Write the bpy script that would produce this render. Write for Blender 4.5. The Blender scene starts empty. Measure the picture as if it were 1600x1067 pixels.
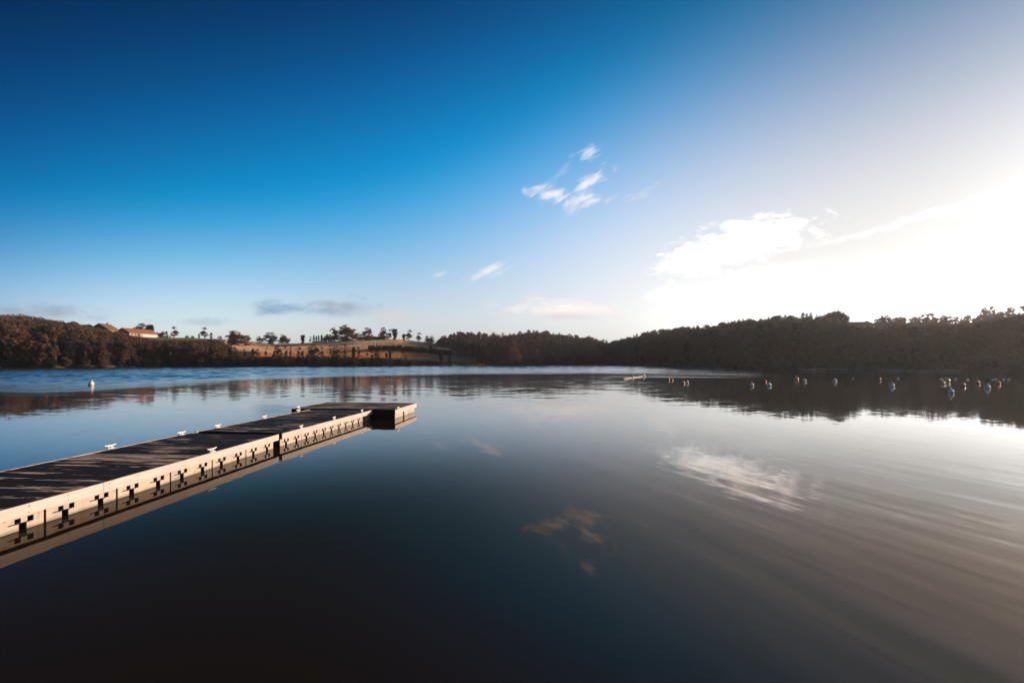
import bpy, bmesh, math, random
import numpy as np
from mathutils import Vector, Matrix
R = math.radians
sc = bpy.context.scene
C = sc.collection

# ------------------------------------------------------------------ camera
F, HY, EYE = 711.0, 562.0, 3.0            # focal length in px (1600 wide), horizon row, eye height
cam = bpy.data.cameras.new('camera'); cam_o = bpy.data.objects.new('camera', cam)
C.objects.link(cam_o); sc.camera = cam_o
cam.sensor_width = 36; cam.lens = 16.0; cam.shift_y = 28.5/1600
cam.clip_start = 0.05; cam.clip_end = 9000
cam_o.location = (0, 0, EYE); cam_o.rotation_euler = (R(90), 0, 0)

# ------------------------------------------------------------------ light
SUN_AZ, SUN_EL = 65.0, 10.0
sdir = Vector((math.sin(R(SUN_AZ))*math.cos(R(SUN_EL)), math.cos(R(SUN_AZ))*math.cos(R(SUN_EL)), math.sin(R(SUN_EL))))
sun = bpy.data.lights.new('sun', 'SUN'); sun.energy = 5.0; sun.angle = R(0.53); sun.color = (1, .80, .63)
sun_o = bpy.data.objects.new('sun', sun); C.objects.link(sun_o)
sun_o.rotation_euler = sdir.to_track_quat('Z', 'Y').to_euler(); sun_o.location = (60, 30, 40)
sc.view_settings.view_transform = 'Standard'; sc.view_settings.look = 'None'
sc.view_settings.exposure = 1.0; sc.view_settings.gamma = 1.0

world = bpy.data.worlds.new('World'); sc.world = world; world.use_nodes = True

class NT:
    """small helper that writes node expressions"""
    def __init__(s, tree): s.t = tree; s.n = tree.nodes; s.l = tree.links
    def new(s, kind, **kw):
        n = s.n.new(kind)
        for k, v in kw.items(): setattr(n, k, v)
        return n
    def put(s, sock, v):
        if v is None: return
        if isinstance(v, bpy.types.NodeSocket): s.l.new(v, sock)
        elif isinstance(v, (tuple, list)) and len(v) == 3 and sock.type == 'RGBA': sock.default_value = (*v, 1)
        else: sock.default_value = v
    def m(s, op, a, b=None, c=None, clamp=False):
        n = s.new('ShaderNodeMath', operation=op, use_clamp=clamp)
        s.put(n.inputs[0], a); s.put(n.inputs[1], b); s.put(n.inputs[2], c)
        return n.outputs[0]
    def vm(s, op, a, b=None, c=None, scale=None):
        n = s.new('ShaderNodeVectorMath', operation=op)
        s.put(n.inputs[0], a); s.put(n.inputs[1], b); s.put(n.inputs[2], c)
        if scale is not None: s.put(n.inputs['Scale'], scale)
        return n.outputs['Value'] if op in ('LENGTH', 'DOT_PRODUCT', 'DISTANCE') else n.outputs[0]
    def sep(s, v):
        n = s.new('ShaderNodeSeparateXYZ'); s.put(n.inputs[0], v); return n.outputs
    def comb(s, x=0.0, y=0.0, z=0.0):
        n = s.new('ShaderNodeCombineXYZ'); s.put(n.inputs[0], x); s.put(n.inputs[1], y); s.put(n.inputs[2], z); return n.outputs[0]
    def ss(s, v, a, b, lo=0.0, hi=1.0, smooth=True):
        n = s.new('ShaderNodeMapRange'); n.interpolation_type = 'SMOOTHSTEP' if smooth else 'LINEAR'
        s.put(n.inputs['Value'], v); s.put(n.inputs['From Min'], a); s.put(n.inputs['From Max'], b)
        s.put(n.inputs['To Min'], lo); s.put(n.inputs['To Max'], hi); return n.outputs[0]
    def noise(s, vec, scale=1.0, detail=3.0, rough=0.5, dist=0.0, col=False):
        n = s.new('ShaderNodeTexNoise'); s.put(n.inputs['Vector'], vec); s.put(n.inputs['Scale'], scale)
        s.put(n.inputs['Detail'], detail); s.put(n.inputs['Roughness'], rough); s.put(n.inputs['Distortion'], dist)
        return n.outputs['Color' if col else 'Fac']
    def mapping(s, vec, loc=(0, 0, 0), rot=(0, 0, 0), scale=(1, 1, 1), kind='POINT'):
        n = s.new('ShaderNodeMapping', vector_type=kind); s.put(n.inputs['Vector'], vec)
        n.inputs['Location'].default_value = loc; n.inputs['Rotation'].default_value = rot; n.inputs['Scale'].default_value = scale
        return n.outputs[0]
    def mix(s, f, a, b, blend='MIX'):
        n = s.new('ShaderNodeMix', data_type='RGBA', blend_type=blend)
        s.put(n.inputs['Factor'], f); s.put(n.inputs['A'], None); s.put(n.inputs[6], a); s.put(n.inputs[7], b)
        return n.outputs[2]
    def ramp(s, f, stops):
        n = s.new('ShaderNodeValToRGB'); s.put(n.inputs[0], f); e = n.color_ramp.elements
        while len(e) < len(stops): e.new(0.5)
        for el, (p, c) in zip(e, stops): el.position = p; el.color = (*c, 1)
        return n.outputs[0]

# ---- the sky: a physical sky, graded towards the saturated blue of the photograph
w = NT(world.node_tree); w.n.clear()
tc = w.new('ShaderNodeTexCoord').outputs['Generated']
dirv = w.vm('NORMALIZE', tc)
dx, dy, dz = w.sep(dirv)
sky = w.new('ShaderNodeTexSky', sky_type='NISHITA', sun_disc=False)
sky.sun_elevation = R(SUN_EL); sky.sun_rotation = R(SUN_AZ)
sky.air_density = 1.0; sky.dust_density = 1.0; sky.ozone_density = 3.0
z = w.m('MINIMUM', w.m('MAXIMUM', dz, 0.0), 0.62)
s_ = w.vm('DOT_PRODUCT', dirv, tuple(sdir))
s_ = w.m('MINIMUM', w.m('MAXIMUM', s_, -0.42), 0.96)
z2 = w.m('MULTIPLY', z, z); s2 = w.m('MULTIPLY', s_, s_); zs = w.m('MULTIPLY', z, s_)
s3 = w.m('MULTIPLY', s2, s_); z3 = w.m('MULTIPLY', z2, z); zs2 = w.m('MULTIPLY', z, s2); z2s = w.m('MULTIPLY', z2, s_)
s4 = w.m('MULTIPLY', s2, s2); zs3 = w.m('MULTIPLY', z, s3); z2s2 = w.m('MULTIPLY', z2, s2); z4 = w.m('MULTIPLY', z2, z2)
def poly(co):
    acc = None
    for f, c in zip([None, z, z2, s_, s2, zs, s3, z3, zs2, z2s, s4, zs3, z2s2, z4], co):
        if f is None: acc = w.m('ADD', 0.0, c)
        else: acc = w.m('MULTIPLY_ADD', f, c, acc)
    return acc
COEF_G = [1.055, 0.4992, -4.3418, -1.0877, -0.8469, 7.0189, 5.0253, -4.0382, -6.1723, 4.2874, -4.8585, 3.199, -5.395, -2.5207]
COEF_BG = [-0.2194, 3.5199, -0.4674, 0.2389, 0.5523, -4.3193, -1.7041, -1.2109, -0.3224, 5.4386, 1.301, -0.9442, 0.635, -0.801]
COEF_RG = [0.9283, -2.1296, -1.7929, -0.0263, -0.2928, 2.0205, 1.0222, -0.6885, 1.3789, 1.7595, -0.6524, -0.9744, -1.399, -0.2405]
seps = w.new('ShaderNodeSeparateColor'); w.l.new(sky.outputs[0], seps.inputs[0])
G = w.m('MULTIPLY', w.m('EXPONENT', poly(COEF_G)), seps.outputs[1])
B = w.m('MULTIPLY', w.m('EXPONENT', w.m('MAXIMUM', poly(COEF_BG), -.06)), G)
ratio = w.ss(poly(COEF_RG), 0.0, 1.0, 0.004, 1.02)
Rr = w.m('MULTIPLY', G, ratio)
lift = w.m('ADD', 1.0, w.m('MULTIPLY', w.m('MULTIPLY', w.ss(s_, .60, .94), w.ss(z, .20, .05)), .70))
Rr = w.m('MULTIPLY', Rr, lift); G = w.m('MULTIPLY', G, lift); B = w.m('MULTIPLY', B, lift)
cc = w.new('ShaderNodeCombineColor'); w.l.new(Rr, cc.inputs[0]); w.l.new(G, cc.inputs[1]); w.l.new(B, cc.inputs[2])
col = cc.outputs[0]
# ---- clouds, placed by their bearing (x/y) and height (z/y) in the sky
ysafe = w.m('MAXIMUM', dy, 0.05)
uv = w.comb(w.m('DIVIDE', dx, ysafe), w.m('DIVIDE', dz, ysafe), 0.0)
nA = w.noise(w.mapping(uv, scale=(16, 42, 1)), 1.0, 8.0, 0.62, 0.5)
nB = w.noise(w.mapping(w.mapping(uv, rot=(0, 0, R(-28))), loc=(3, 5, 1), scale=(22, 60, 1)), 1.0, 8.0, 0.62, 0.5)
front = w.m('GREATER_THAN', dy, 0.08)
def cloud(x, y, rx, ry, ang, colr, amp, dens, nse, soft=1.3):
    global col
    p = w.mapping(uv, loc=((x-800)/F, (HY-y)/F, 0), rot=(0, 0, R(ang)), scale=(rx/F, ry/F, 1), kind='TEXTURE')
    d = w.m('SUBTRACT', 1.0, w.vm('LENGTH', p))
    d = w.m('ADD', d, w.m('MULTIPLY', w.m('SUBTRACT', nse, 0.5), amp))
    a = w.m('MULTIPLY', w.m('MULTIPLY', w.ss(d, 0.0, soft), dens), front)
    col = w.mix(a, col, tuple(c*10 for c in colr))
CLOUDS = [
 (45, 487, 175, 20, -2, (.33, .41, .50), 2.4, .8, nA), (315, 503, 85, 10, 0, (.46, .54, .63), 2.4, .6, nA),
 (450, 482, 90, 16, -1, (.19, .35, .54), 2.3, .9, nA), (540, 480, 84, 22, -3, (.36, .42, .53), 2.3, .9, nA),
 (620, 494, 84, 17, -3, (.70, .66, .67), 2.4, .85, nA), (876, 483, 118, 24, -1, (1.06, .97, .91), 2.3, 1.0, nA),
 (886, 495, 84, 11, -2, (.72, .64, .65), 2.3, .8, nA), (765, 423, 44, 12, 24, (.90, .90, .91), 3.0, .95, nB),
 (685, 428, 20, 7, 10, (.75, .8, .85), 3.0, .6, nB),
 (862, 303, 50, 19, -6, (.90, .89, .92), 3.0, 1.0, nB), (914, 290, 54, 15, 33, (.92, .90, .93), 3.0, 1.0, nB),
 (922, 313, 38, 11, 4, (.88, .88, .91), 3.0, 1.0, nB), (892, 328, 32, 13, 40, (.72, .78, .88), 3.2, .7, nB),
 (921, 240, 25, 15, 15, (.80, .81, .88), 3.0, 1.0, nB), (880, 266, 50, 9, 52, (.46, .62, .84), 3.2, .5, nB),
 (1002, 303, 42, 9, 28, (.70, .77, .86), 3.4, .6, nB),
 (1165, 376, 140, 37, 13, (2.6, 2.45, 2.35), 2.3, .95, nA), (1105, 402, 105, 30, 12, (2.2, 2.1, 2.0), 2.3, .9, nA),
 (1036, 457, 34, 14, 16, (1.15, 1.11, 1.07), 2.4, .9, nA), (1120, 458, 95, 15, 8, (1.12, 1.08, 1.05), 2.4, .75, nA), (1200, 425, 100, 20, 8, (1.2, 1.16, 1.12), 2.4, .5, nA),
 (1320, 372, 120, 8, 13, (1.15, 1.12, 1.09), 1.8, .6, nB), (1440, 338, 150, 9, 17, (1.25, 1.21, 1.17), 1.6, .75, nB), (1570, 300, 130, 12, 19, (1.5, 1.45, 1.4), 1.5, .8, nB),
]
for a in CLOUDS: cloud(*a)
bg = w.new('ShaderNodeBackground'); w.l.new(col, bg.inputs[0]); bg.inputs[1].default_value = 0.05
out = w.new('ShaderNodeOutputWorld'); w.l.new(bg.outputs[0], out.inputs[0])
world.cycles.sampling_method = 'MANUAL'; world.cycles.sample_map_resolution = 1024
sc.cycles.use_denoising = True
sc.cycles.max_bounces = 6; sc.cycles.diffuse_bounces = 2; sc.cycles.glossy_bounces = 3
sc.cycles.caustics_reflective = False; sc.cycles.caustics_refractive = False

# ------------------------------------------------------------------ helpers
def mat(name):
    m = bpy.data.materials.new(name); m.use_nodes = True; t = NT(m.node_tree); t.n.clear()
    b = t.new('ShaderNodeBsdfPrincipled'); o = t.new('ShaderNodeOutputMaterial'); t.l.new(b.outputs[0], o.inputs[0])
    return m, t, b
def simple(name, color, rough=0.7, spec=0.3, var=0.25, scale=4.0, metal=0.0):
    m, t, b = mat(name); p = t.new('ShaderNodeTexCoord').outputs['Object']
    n = t.noise(p, scale, 5, .6)
    t.l.new(t.mix(n, tuple(c*(1-var) for c in color), tuple(min(1, c*(1+var)) for c in color)), b.inputs['Base Color'])
    b.inputs['Roughness'].default_value = rough; b.inputs['Specular IOR Level'].default_value = spec; b.inputs['Metallic'].default_value = metal
    return m
def link(name, me, parent=None):
    o = bpy.data.objects.new(name, me); C.objects.link(o)
    if parent: o.parent = parent
    return o
def tag(o, label=None, cat=None, group=None, kind=None):
    if label: o['label'] = label
    if cat: o['category'] = cat
    if group: o['group'] = group
    if kind: o['kind'] = kind
    return o
def thing(name, label, cat, loc=(0, 0, 0), rz=0.0, group=None):
    o = link(name, None); o.location = loc; o.rotation_euler = (0, 0, rz); o.empty_display_size = .2
    return tag(o, label, cat, group)
class MB:
    """collects boxes, tubes and lathes and links them as one mesh"""
    def __init__(s): s.v = []; s.f = []; s.mi = []
    def add(s, v, f, mi=0):
        k = len(s.v); s.v += [tuple(p) for p in v]; s.f += [tuple(i+k for i in q) for q in f]; s.mi += [mi]*len(f); return s
    def box(s, x0, x1, y0, y1, z0, z1, mi=0):
        v = [(x, y, q) for q in (z0, z1) for x, y in ((x0, y0), (x1, y0), (x1, y1), (x0, y1))]
        return s.add(v, [(3, 2, 1, 0), (4, 5, 6, 7), (0, 1, 5, 4), (1, 2, 6, 5), (2, 3, 7, 6), (3, 0, 4, 7)], mi)
    def tube(s, pts, rad, n=8, mi=0, cap=True):
        pts = [Vector(p) for p in pts]; rad = rad if isinstance(rad, (list, tuple)) else [rad]*len(pts)
        v = []
        for i, p in enumerate(pts):
            d = (pts[min(i+1, len(pts)-1)]-pts[max(i-1, 0)]).normalized()
            a = d.cross(Vector((0, 0, 1))) if abs(d.z) < .9 else d.cross(Vector((1, 0, 0)))
            a.normalize(); b = d.cross(a)
            v += [p+(a*math.cos(2*math.pi*k/n)+b*math.sin(2*math.pi*k/n))*rad[i] for k in range(n)]
        f = [(i*n+k, i*n+(k+1) % n, (i+1)*n+(k+1) % n, (i+1)*n+k) for i in range(len(pts)-1) for k in range(n)]
        if cap: f += [tuple(reversed(range(n))), tuple(range((len(pts)-1)*n, len(pts)*n))]
        return s.add(v, f, mi)
    def lathe(s, prof, n=20, c=(0, 0, 0), mi=0):
        v = [(c[0]+r*math.cos(2*math.pi*k/n), c[1]+r*math.sin(2*math.pi*k/n), c[2]+q) for r, q in prof for k in range(n)]
        f = [(i*n+k, i*n+(k+1) % n, (i+1)*n+(k+1) % n, (i+1)*n+k) for i in range(len(prof)-1) for k in range(n)]
        return s.add(v, f, mi)
    def torus(s, c, R0, r0, axis='x', n=20, k=8, mi=0):
        v = []
        for i in range(n):
            a = 2*math.pi*i/n
            for j in range(k):
                b = 2*math.pi*j/k; q = R0+r0*math.cos(b); h = r0*math.sin(b)
                p = {'x': (h, q*math.cos(a), q*math.sin(a)), 'z': (q*math.cos(a), q*math.sin(a), h), 'y': (q*math.cos(a), h, q*math.sin(a))}[axis]
                v.append((c[0]+p[0], c[1]+p[1], c[2]+p[2]))
        f = [(i*k+j, ((i+1) % n)*k+j, ((i+1) % n)*k+(j+1) % k, i*k+(j+1) % k) for i in range(n) for j in range(k)]
        return s.add(v, f, mi)
    def mesh(s, name, mats, smooth=False):
        me = bpy.data.meshes.new(name); me.from_pydata(s.v, [], s.f)
        for m in (mats if isinstance(mats, (list, tuple)) else [mats]): me.materials.append(m)
        me.polygons.foreach_set('material_index', s.mi); me.polygons.foreach_set('use_smooth', [smooth]*len(s.f))
        me.update(); return me
    def build(s, name, mats, parent=None, smooth=False, bevel=0):
        o = link(name, s.mesh(name, mats, smooth), parent)
        if bevel:
            b = o.modifiers.new('bevel', 'BEVEL'); b.width = bevel; b.segments = 2; b.limit_method = 'ANGLE'
        return o
def at(x, y, Y): return Vector(((x-800)/F*Y, Y, EYE+(HY-y)/F*Y))

# ------------------------------------------------------------------ terrain
CX = np.array([-900, -400, 0, 60, 120, 180, 240, 300, 360, 430, 500, 560, 620, 700, 740, 800, 860, 930, 960, 1010, 1050, 1100, 1150, 1250, 1320, 1500, 1600, 2100, 3000.])
YSH = np.array([576.5, 576.5, 575.8, 575.6, 575.2, 574.5, 574, 573.6, 573.4, 573.3, 573.1, 573, 572.6, 572, 571.6, 570.9, 570.2, 570.2, 570.4, 571.5, 573, 575, 576.8, 578.6, 579.2, 581, 583, 588, 590.])
YCR = np.array([512, 512, 513, 514, 518, 522, 527, 528, 531, 538, 535.5, 530.8, 530.4, 538.5, 544, 544, 537, 545, 548, 546, 540, 538, 534, 533, 514, 514, 512, 514, 520.])
DCR = np.array([250, 250, 260, 265, 275, 290, 310, 330, 345, 355, 360, 352, 350, 350, 370, 420, 450, 450, 400, 340, 300, 260, 240, 225, 220, 220, 205, 190, 180.])
SHP = np.array([.7, .7, .7, .7, .75, .8, .85, .9, 1, 1, 1, 1, 1, 1, .9, .8, .8, .8, .8, .75, .7, .7, .7, .7, .75, .75, .75, .75, .75])
def terr_params(th):
    th = np.asarray(th, float)
    xi = 800+F*np.tan(np.clip(th, R(-75), R(75)))
    ys = np.interp(xi, CX, YSH); yc = np.interp(xi, CX, YCR); dc = np.interp(xi, CX, DCR); sh = np.interp(xi, CX, SHP)
    ic = np.minimum(1/np.maximum(np.cos(th), .05), 1.6)
    wob = 1.2*np.sin(th*97)+.8*np.sin(th*211+1)+.6*np.sin(th*41+2)
    Ys = EYE*F/(ys-HY)
    rs = Ys*ic+wob; rc = dc*ic; zc = EYE+(HY-yc)/F*dc
    b = np.clip((np.abs(th)-R(80))/R(35), 0, 1); b = b*b*(3-2*b)
    rs = rs*(1-b)+9*b; rc = rc*(1-b)+60*b; zc = zc*(1-b)+3.5*b
    return rs, rc, zc, sh
def ground(X, Y):
    X = np.asarray(X, float); Y = np.asarray(Y, float)
    th = np.arctan2(X, Y); r = np.hypot(X, Y)
    rs, rc, zc, sh = terr_params(th)
    t = (r-rs)/(rc-rs)
    tt = np.clip(t, 1e-4, 1)
    z = .35*np.clip((r-rs)/1.2, 0, 1)+(zc-.35)*tt**sh
    z = z + (t < 1)*np.sin(X*.09+Y*.05)*np.cos(Y*.11-X*.03)*.45*np.clip(t*6, 0, 1)*np.clip((1-t)*4, 0, 1)
    z = np.where(t > 1, zc-np.minimum((r-rc)*.03, zc*.8), z)
    z = np.where(r < rs, np.maximum(-2.0, -(rs-r)*.25), z)
    return z
def gz(X, Y): return float(ground(X, Y))

def terrain():
    th = np.concatenate([np.arange(-180, -54, 2.0), np.arange(-54, 54, .13), np.arange(54, 180, 2.0)])*math.pi/180
    rs, rc, zc, sh = terr_params(th)
    T = np.concatenate([np.linspace(0.004, .1, 12), np.linspace(.11, 1, 78), [1.02, 1.05, 1.1, 1.2, 1.4, 1.7]])
    rad = [np.full_like(rs, .5), rs*.5, rs-8, rs-3, rs-1, rs-.2, rs+.05, rs+.4, rs+.9, rs+1.2]+[rs+1.3+(rc-rs-1.3)*t for t in T]
    rad = np.minimum(np.array(rad), 620); n, k = rad.shape
    X = rad*np.sin(th); Y = rad*np.cos(th); Z = ground(X, Y)
    V = np.stack([X, Y, Z], -1).reshape(-1, 3)
    i, j = np.meshgrid(np.arange(n-1), np.arange(k), indexing='ij'); j2 = (j+1) % k
    Fc = np.stack([i*k+j, i*k+j2, (i+1)*k+j2, (i+1)*k+j], -1).reshape(-1, 4)
    me = bpy.data.meshes.new('ground'); me.from_pydata(V.tolist(), [], Fc.tolist())
    me.polygons.foreach_set('use_smooth', [True]*len(Fc))
    # what covers the ground, by place: meadow, ploughed field, pale bank
    xi = 800+F*np.tan(np.clip(th, R(-75), R(75))); xi = np.broadcast_to(xi, rad.shape)
    t = (rad-rs)/(rc-rs)
    Yd = np.maximum(Y, 1); yi = HY-F*(Z-EYE)/Yd
    sm = lambda v, a, b: np.clip((v-a)/(b-a), 0, 1)
    inside = (Y > 50)
    mead = sm(xi, 215, 235)*sm(-xi, -365, -345)*sm(t, .72, .8)
    upper = sm(xi, 335, 365)*sm(-xi, -790, -765)*sm(t, .42, .47)
    edge = 548+0*xi
    lower = sm(xi, 380, 420)*sm(-xi, -765, -745)*sm(t, .10, .16)*sm(-t, -.40, -.36)
    beach = sm(xi, 1235, 1260)*sm(-xi, -1520, -1480)*sm(-(rad-rs), -1.0, -.6)*sm(rad-rs, .0, .1)
    patch = sm(xi, 205, 215)*sm(-xi, -262, -250)*sm(t, .70, .74)*sm(-t, -.86, -.82)
    A = np.stack([upper*inside, lower*inside, mead*inside, np.maximum(beach, .0*patch)*inside], -1).reshape(-1, 4)
    at_ = me.color_attributes.new('cover', 'FLOAT_COLOR', 'POINT'); at_.data.foreach_set('color', A.astype(np.float32).ravel())
    me.update()
    m, t_, b = mat('ground'); att = t_.new('ShaderNodeAttribute', attribute_name='cover')
    ar, ag, ab = t_.sep(att.outputs['Vector']); aa = att.outputs['Alpha']
    pos = t_.new('ShaderNodeNewGeometry').outputs['Position']
    n1 = t_.noise(pos, .35, 6, .65); n2 = t_.noise(pos, .05, 4, .5)
    litter = t_.mix(n1, (.022, .015, .010), (.075, .048, .030))
    # drilled rows of the upper field
    rows = t_.new('ShaderNodeTexWave', wave_type='BANDS', bands_direction='X')
    t_.put(rows.inputs['Vector'], t_.mapping(pos, rot=(0, 0, R(52)))); rows.inputs['Scale'].default_value = .085
    rows.inputs['Distortion'].default_value = 1.2; rows.inputs['Detail'].default_value = 2; rows.inputs['Detail Scale'].default_value = .3
    up = t_.mix(n2, (.40, .22, .12), (.60, .36, .22)); up = t_.mix(t_.m('MULTIPLY', rows.outputs[1], .55), up, (.20, .15, .07))
    up = t_.mix(t_.ss(n1, .55, .75), up, (.33, .25, .12))
    lo = t_.mix(n2, (.36, .16, .06), (.52, .25, .10)); lo = t_.mix(t_.ss(n1, .5, .8), lo, (.15, .12, .05))
    md = t_.mix(n1, (.07, .10, .025), (.16, .17, .06))
    bc = t_.mix(n1, (.30, .22, .16), (.55, .42, .32))
    c = litter
    wob = t_.m('MULTIPLY', t_.m('SUBTRACT', n2, .5), .6)
    for f, q in ((ar, up), (ag, lo), (ab, md), (aa, bc)): c = t_.mix(t_.ss(t_.m('ADD', f, wob), .35, .65), c, q)
    t_.l.new(c, b.inputs['Base Color']); b.inputs['Roughness'].default_value = .95; b.inputs['Specular IOR Level'].default_value = .1
    bp = t_.new('ShaderNodeBump'); bp.inputs['Distance'].default_value = .35; t_.l.new(n1, bp.inputs['Height']); t_.l.new(bp.outputs[0], b.inputs['Normal'])
    me.materials.append(m)
    return tag(link('ground', me), kind='structure')
terrain()

# ------------------------------------------------------------------ water
def lake_material(name, calm=True):
    m = bpy.data.materials.new(name); m.use_nodes = True; t = NT(m.node_tree); t.n.clear()
    dif = t.new('ShaderNodeBsdfDiffuse'); gl = t.new('ShaderNodeBsdfGlossy', distribution='GGX'); fr = t.new('ShaderNodeFresnel'); fr.inputs['IOR'].default_value = 1.95
    mx = t.new('ShaderNodeMixShader'); o = t.new('ShaderNodeOutputMaterial'); t.l.new(mx.outputs[0], o.inputs[0])
    fr_out = fr.outputs[0]; t.l.new(dif.outputs[0], mx.inputs[1]); t.l.new(gl.outputs[0], mx.inputs[2])
    dif.inputs['Color'].default_value = (.0150, .0100, .0066, 1)
    t.l.new(t.mix(t.ss(fr.outputs[0], .20, .44), (.82, .64, .50), (1, 1, 1)), gl.inputs['Color'])
    g = t.new('ShaderNodeNewGeometry'); pos = g.outputs['Position']; px, py, pz = t.sep(pos)
    # where the wind touches the lake: everything past a line that runs out from the left bay to the right
    xs = t.m('DIVIDE', px, t.m('MAXIMUM', py, 5.0))
    edge = t.ss(xs, -1.1, .02, 40, 98)                              # metres out from the camera's bank
    edge = t.m('ADD', edge, t.m('MULTIPLY', t.m('SUBTRACT', t.noise(t.mapping(pos, scale=(.02, .06, 1)), 1, 4, .6), .5), 26))
    dist = t.m('SUBTRACT', py, edge)
    ruf = t.ss(dist, -6, 22)
    right = t.ss(xs, .28, .50, 1, 0)                                # the lee of the right-hand wood stays calm
    ruf = t.m('MULTIPLY', ruf, right) if calm else t.m('MULTIPLY', right, 0.0)
    # broken bright lanes at the rim of the calm water on the right
    br = t.noise(t.mapping(pos, scale=(.012, .22, 1)), 1.0, 4, .6)
    lane2 = t.m('MULTIPLY', t.m('MULTIPLY', t.ss(br, .52, .60), t.ss(xs, .15, .35)), t.m('MULTIPLY', t.ss(py, 70, 85), t.ss(xs, .62, .45)))
    if calm: ruf = t.m('MAXIMUM', ruf, t.m('MULTIPLY', lane2, .8))
    patch = t.ss(t.noise(t.mapping(pos, scale=(.03, .10, 1)), 1.0, 3, .5), .40, .62)
    # slopes
    def slope(vec, scale, detail, ax, ay, rough=.5):
        c = t.noise(vec, scale, detail, rough, col=True)
        return t.vm('MULTIPLY', t.vm('SUBTRACT', c, (.5, .5, .5)), (ax, ay, 0))
    # wave vector (0.92, 0.39): use a rotated coordinate
    rot = t.mapping(pos, rot=(0, 0, R(-23)), scale=(1, 1, 1))
    rx, ry, rz = t.sep(rot)
    sw = t.noise(t.comb(t.m('MULTIPLY', rx, 2.1), t.m('MULTIPLY', ry, .24), 0.0), 1.0, 3.5, .55)
    swf = t.m('MULTIPLY', t.ss(t.m('ADD', px, t.m('MULTIPLY', py, .12)), .6, 5.5), t.ss(py, 16, 8))
    swa = t.m('MULTIPLY', t.m('MULTIPLY', t.m('SUBTRACT', sw, .5), .11), t.m('MAXIMUM', swf, .12))
    swv = t.vm('SCALE', (.92, .39, 0), scale=swa)
    fine = slope(t.mapping(pos, scale=(1.1, 2.6, 1)), 1.6, 3, .020, .028)
    near = t.ss(py, 10, 40, .42, 1.0)
    fine = t.vm('SCALE', fine, scale=near)
    mid = slope(t.mapping(pos, scale=(.42, 1.25, 1)), 1.0, 3, .03, .065)
    mid = t.vm('SCALE', mid, scale=t.m('MULTIPLY', t.ss(py, 16, 45), t.ss(patch, 0, 1, .55, 1.2)))
    rough_s = slope(t.mapping(pos, scale=(1.0, 2.0, 1)), 1.2, 3, .14, .20)
    rough_s = t.vm('SCALE', rough_s, scale=ruf)
    S = t.vm('ADD', t.vm('ADD', swv, fine), t.vm('ADD', mid, rough_s))
    ix, iy, iz = t.sep(g.outputs['Incoming'])
    cg = t.vm('DOT_PRODUCT', t.comb(t.m('MULTIPLY', ix, -1.0), t.m('MULTIPLY', iy, -1.0), iz), tuple(sdir)); c2 = t.m('MULTIPLY', cg, cg)
    dop = t.m('DIVIDE', t.m('SUBTRACT', 1.0, c2), t.m('ADD', 1.0, c2))
    pol = t.m('SUBTRACT', 1.0, t.m('MULTIPLY', t.m('MULTIPLY', dop, .83), t.ss(fr_out, .54, .24)))
    t.l.new(t.m('MULTIPLY', t.m('MULTIPLY', fr_out, pol), t.m('SUBTRACT', 1.0, t.m('MULTIPLY', ruf, .12))), mx.inputs[0])
    nrm = t.vm('NORMALIZE', t.vm('SUBTRACT', g.outputs['Normal'], S))
    t.l.new(nrm, gl.inputs['Normal']); t.l.new(nrm, fr.inputs['Normal'])
    t.l.new(t.m('ADD', t.m('MULTIPLY', ruf, t.m('MULTIPLY', t.ss(xs, -.05, -.65, .33, .40), t.ss(t.noise(t.mapping(pos, scale=(.03, .35, 1)), 1.0, 4, .65), .3, .7, .75, 1.2))), t.ss(py, 5, 60, .02, .07) if calm else .16), gl.inputs['Roughness'])
    return m
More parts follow.
